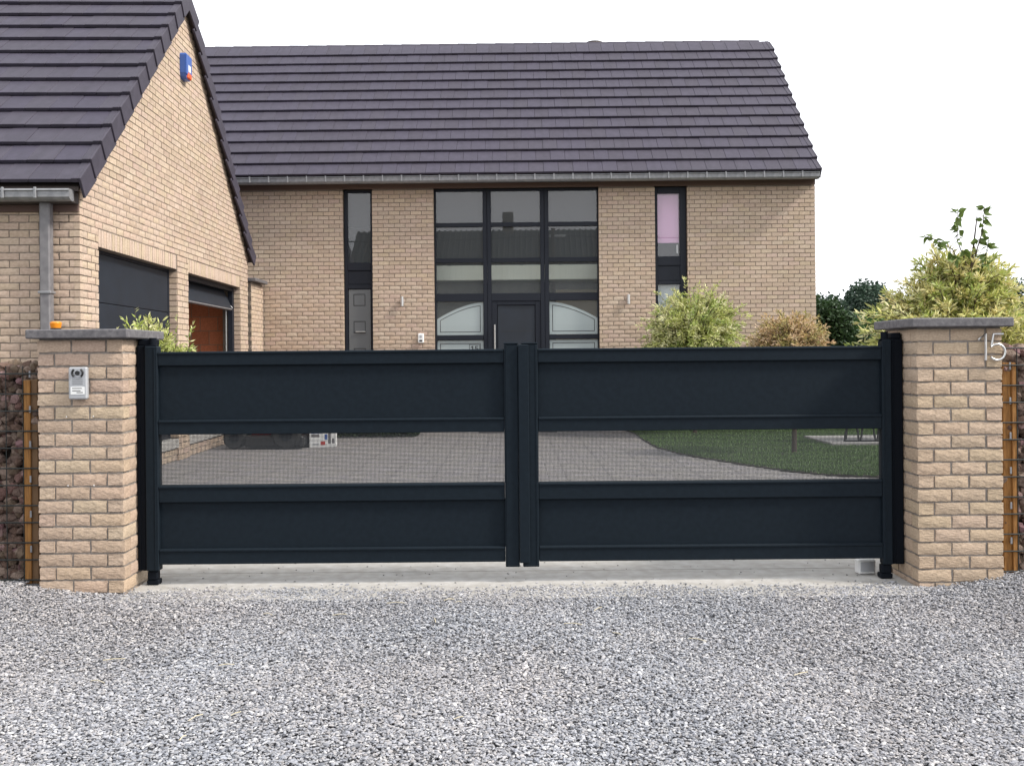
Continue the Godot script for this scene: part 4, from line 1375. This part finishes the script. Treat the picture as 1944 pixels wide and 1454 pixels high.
	for q in [[-0.41, 0.17, 0.4], [-0.41, 0.17, -0.46], [0.38, 0.22, 0.47], [0.38, 0.22, -0.52]]:
		var wl := Node3D.new()
		wl.name = "wheel"
		mw.add_child(wl, true)
		part("tyre", MB.new().tube([V(q[0], q[1], q[2] - 0.07), V(q[0], q[1], q[2] - 0.055), V(q[0], q[1], q[2] + 0.055), V(q[0], q[1], q[2] + 0.07)], [q[1] * 0.85, q[1], q[1], q[1] * 0.85], 20), M.rubber, wl)
		part("rim", MB.new().tube([V(q[0], q[1], q[2] - 0.072), V(q[0], q[1], q[2] + 0.073)], q[1] * 0.45, 16), M.gate_dark, wl)
	var bx := thing("cardboard_box", "white printed cardboard box standing on the driveway", "box", V(-2.92, 0.0, -14.85), 0.12)
	part("carton", MB.new().box(V(-0.20, 0, -0.16), V(0.20, 0.36, 0.14), 0.004), M.white, bx)
	for q in [[-0.03, 0.04, 0.035, 0.09, M.red], [0.085, 0.05, 0.125, 0.22, M.pipe], [0.03, 0.12, 0.07, 0.2, M.blue], [-0.17, 0.16, -0.05, 0.2, M.pipe], [-0.17, 0.21, 0.0, 0.24, M.blue], [0.14, 0.06, 0.18, 0.14, M.pipe], [-0.15, 0.04, -0.06, 0.06, M.silver]]:
		part("printed_patch", MB.new().box(V(q[0], q[1], 0.14), V(q[2], q[3], 0.1415)), q[4], bx)

func tree(called: String, label: String, at: Vector3, height: float, rad: float, col: Color, leaves: int, size: float, lobes := 9) -> void:
	var o := thing(called, label, "tree", at, 0.0, "trees beyond the lawn")
	part("trunk", MB.new().tube([V(0, -0.1, 0), V(0.05, height * 0.3, 0), V(0, height * 0.7, 0.05)], [rad * 0.09, rad * 0.07, rad * 0.03], 8), M.bark, o)
	var limbs := MB.new()
	var xs := []
	var cs := []
	var mesh := leaf_mesh(size, size * 0.7)
	for k in lobes:
		var a := R(0, TAU)
		var q := V(cos(a) * R(0.1, 0.62) * rad, lerpf(height * 0.28, height - rad * 0.42, (k + 0.5) / lobes), sin(a) * R(0.1, 0.62) * rad)
		if k == lobes - 1: q = V(R(-0.2, 0.2) * rad, height - rad * 0.42, 0)
		limbs.tube([V(0, height * 0.25, 0), V(q.x * 0.4, (q.y + height * 0.25) * 0.5, q.z * 0.4), q], [rad * 0.04, rad * 0.025, rad * 0.01], 5)
		var lr := rad * R(0.36, 0.52)
		var tn := R(0.8, 1.2)
		for i in leaves / lobes:
			var d := V(R(-1, 1), R(-1, 1), R(-1, 1))
			if d.length() > 1.0: d = d.normalized() * R(0.75, 1.0)
			var p := q + d * V(lr, lr * 0.85, lr) * R(0.85, 1.12)
			xs.append(Transform3D(Basis.from_euler(V(R(0, TAU), R(0, TAU), R(0, TAU))).scaled_local(Vector3.ONE * R(0.6, 1.3)), p))
			var j := tn * R(0.7, 1.3)
			cs.append(Color(col.r * j, col.g * j, col.b * j))
	part("limbs", limbs, M.bark, o)
	many("crown", mesh, M.leaf, o, xs, cs)

func build_trees() -> void:
	var dark := Color(0.042, 0.078, 0.048)
	var mid := Color(0.075, 0.145, 0.035)
	tree("broadleaf_tree", "round dark green tree right of the house end", V(15.2, 0, -42), 4.75, 2.3, dark, 16000, 0.17)
	tree("broadleaf_tree", "dark tree peeping out from behind the house corner", V(11.9, 0, -40), 4.3, 2.0, dark, 14000, 0.17)
	tree("broadleaf_tree", "mid green bushy tree low between house end and willow bush", V(9.6, 0, -26), 2.5, 1.5, mid, 14000, 0.1)
	tree("broadleaf_tree", "darker green tree low behind the pinkish willow ball", V(8.2, 0, -25), 2.9, 1.2, Color(0.03, 0.062, 0.02), 8000, 0.13)
	tree("broadleaf_tree", "dark tree at the right edge behind the cream willow", V(17.4, 0, -33), 4.0, 2.2, dark, 12000, 0.17)
	tree("broadleaf_tree", "distant tree hidden behind the cream willow bush", V(14.4, 0, -34), 3.0, 2.2, mid, 7000, 0.22)
	# hedge behind the lawn
	var hd := thing("hedge", "low green hedge closing the lawn behind the shrubs", "hedge", V(0, 0, -24))
	var xs := []
	var cs := []
	var m := leaf_mesh(0.12, 0.07)
	for i in 16000:
		xs.append(Transform3D(Basis.from_euler(V(R(0, TAU), R(0, TAU), R(0, TAU))), V(R(6.3, 15.0), R(0, 1.35) + 0.15 * sin(i * 0.37), R(-0.4, 0.5))))
		var j := R(0.6, 1.3)
		cs.append(Color(0.04 * j, 0.085 * j, 0.022 * j))
	many("foliage", m, M.leaf, hd, xs, cs)

# ---------------------------------------------------------------- across the road (seen in the glass)
func build_across() -> void:
	var h := thing("house_across_road", "white house with dark roof and chimney mirrored in the entrance glazing", "house", V(0, 0, 14.0))
	part("wall", MB.new().box(V(-9, -0.1, 0.0), V(5.2, 3.05, 7.0)), mat(lin(0.16, 0.13, 0.11), 0.9), h)
	part("upper_wall", MB.new().box(V(-9, 3.051, -0.02), V(5.2, 5.5, 7.02)), M.render, h)
	var rf := MB.new()
	rf.x = Transform3D(Basis(Vector3.UP, PI / 2), V(5.5, 0, 0))
	rf.prism(PackedVector2Array([Vector2(0.5, 5.3), Vector2(-3.5, 8.4), Vector2(-7.5, 5.3)]), -14.8, 0.0)
	part("roof", rf, M.far_tile, h)
	var ribs := MB.new()
	var x := -9.2
	while x < 5.4:
		ribs.tube([V(x, 5.33, -0.5), V(x, 8.42, 3.5)], 0.07, 6)
		x += 0.3
	part("roof_ribs", ribs, M.far_tile, h).set_meta("kind", "stuff")
	part("chimney", MB.new().box(V(-1.2, 7.4, 3.2), V(-0.6, 9.4, 3.8), 0.03), mat(lin(0.2, 0.17, 0.14), 0.9), h)
	for wx in [-7.5, -4.0, -0.5, 2.8]:
		part("window", MB.new().box(V(wx, 1.0, -0.05), V(wx + 1.6, 2.6, -0.001), 0.01), M.frame, h)
	var p := thing("utility_pole", "pole with crossarms mirrored in the right glazing", "pole", V(1.4, 0, 9.3))
	part("shaft", MB.new().tube([V(0, 0, 0), V(0, 7.4, 0)], [0.13, 0.09], 10), M.bark, p)
	for y in [7.0, 5.9]: part("crossarm", MB.new().box(V(-0.6, y, -0.05), V(0.6, y + 0.1, 0.05), 0.01), M.white, p)
	for k in 2:
		var w := thing("overhead_cable", ["upper black cable hanging from the pole", "lower black cable hanging from the pole"][k], "cable", V(1.4, 7.1 - k * 1.05, 9.3))
		var pts := []
		for i in 21:
			var t := (i - 10) / 10.0
			pts.append(V(t * 16.0, 0.9 * (t * t - absf(t)), 0))
		part("wire", MB.new().tube(pts, 0.03, 5), M.black, w)
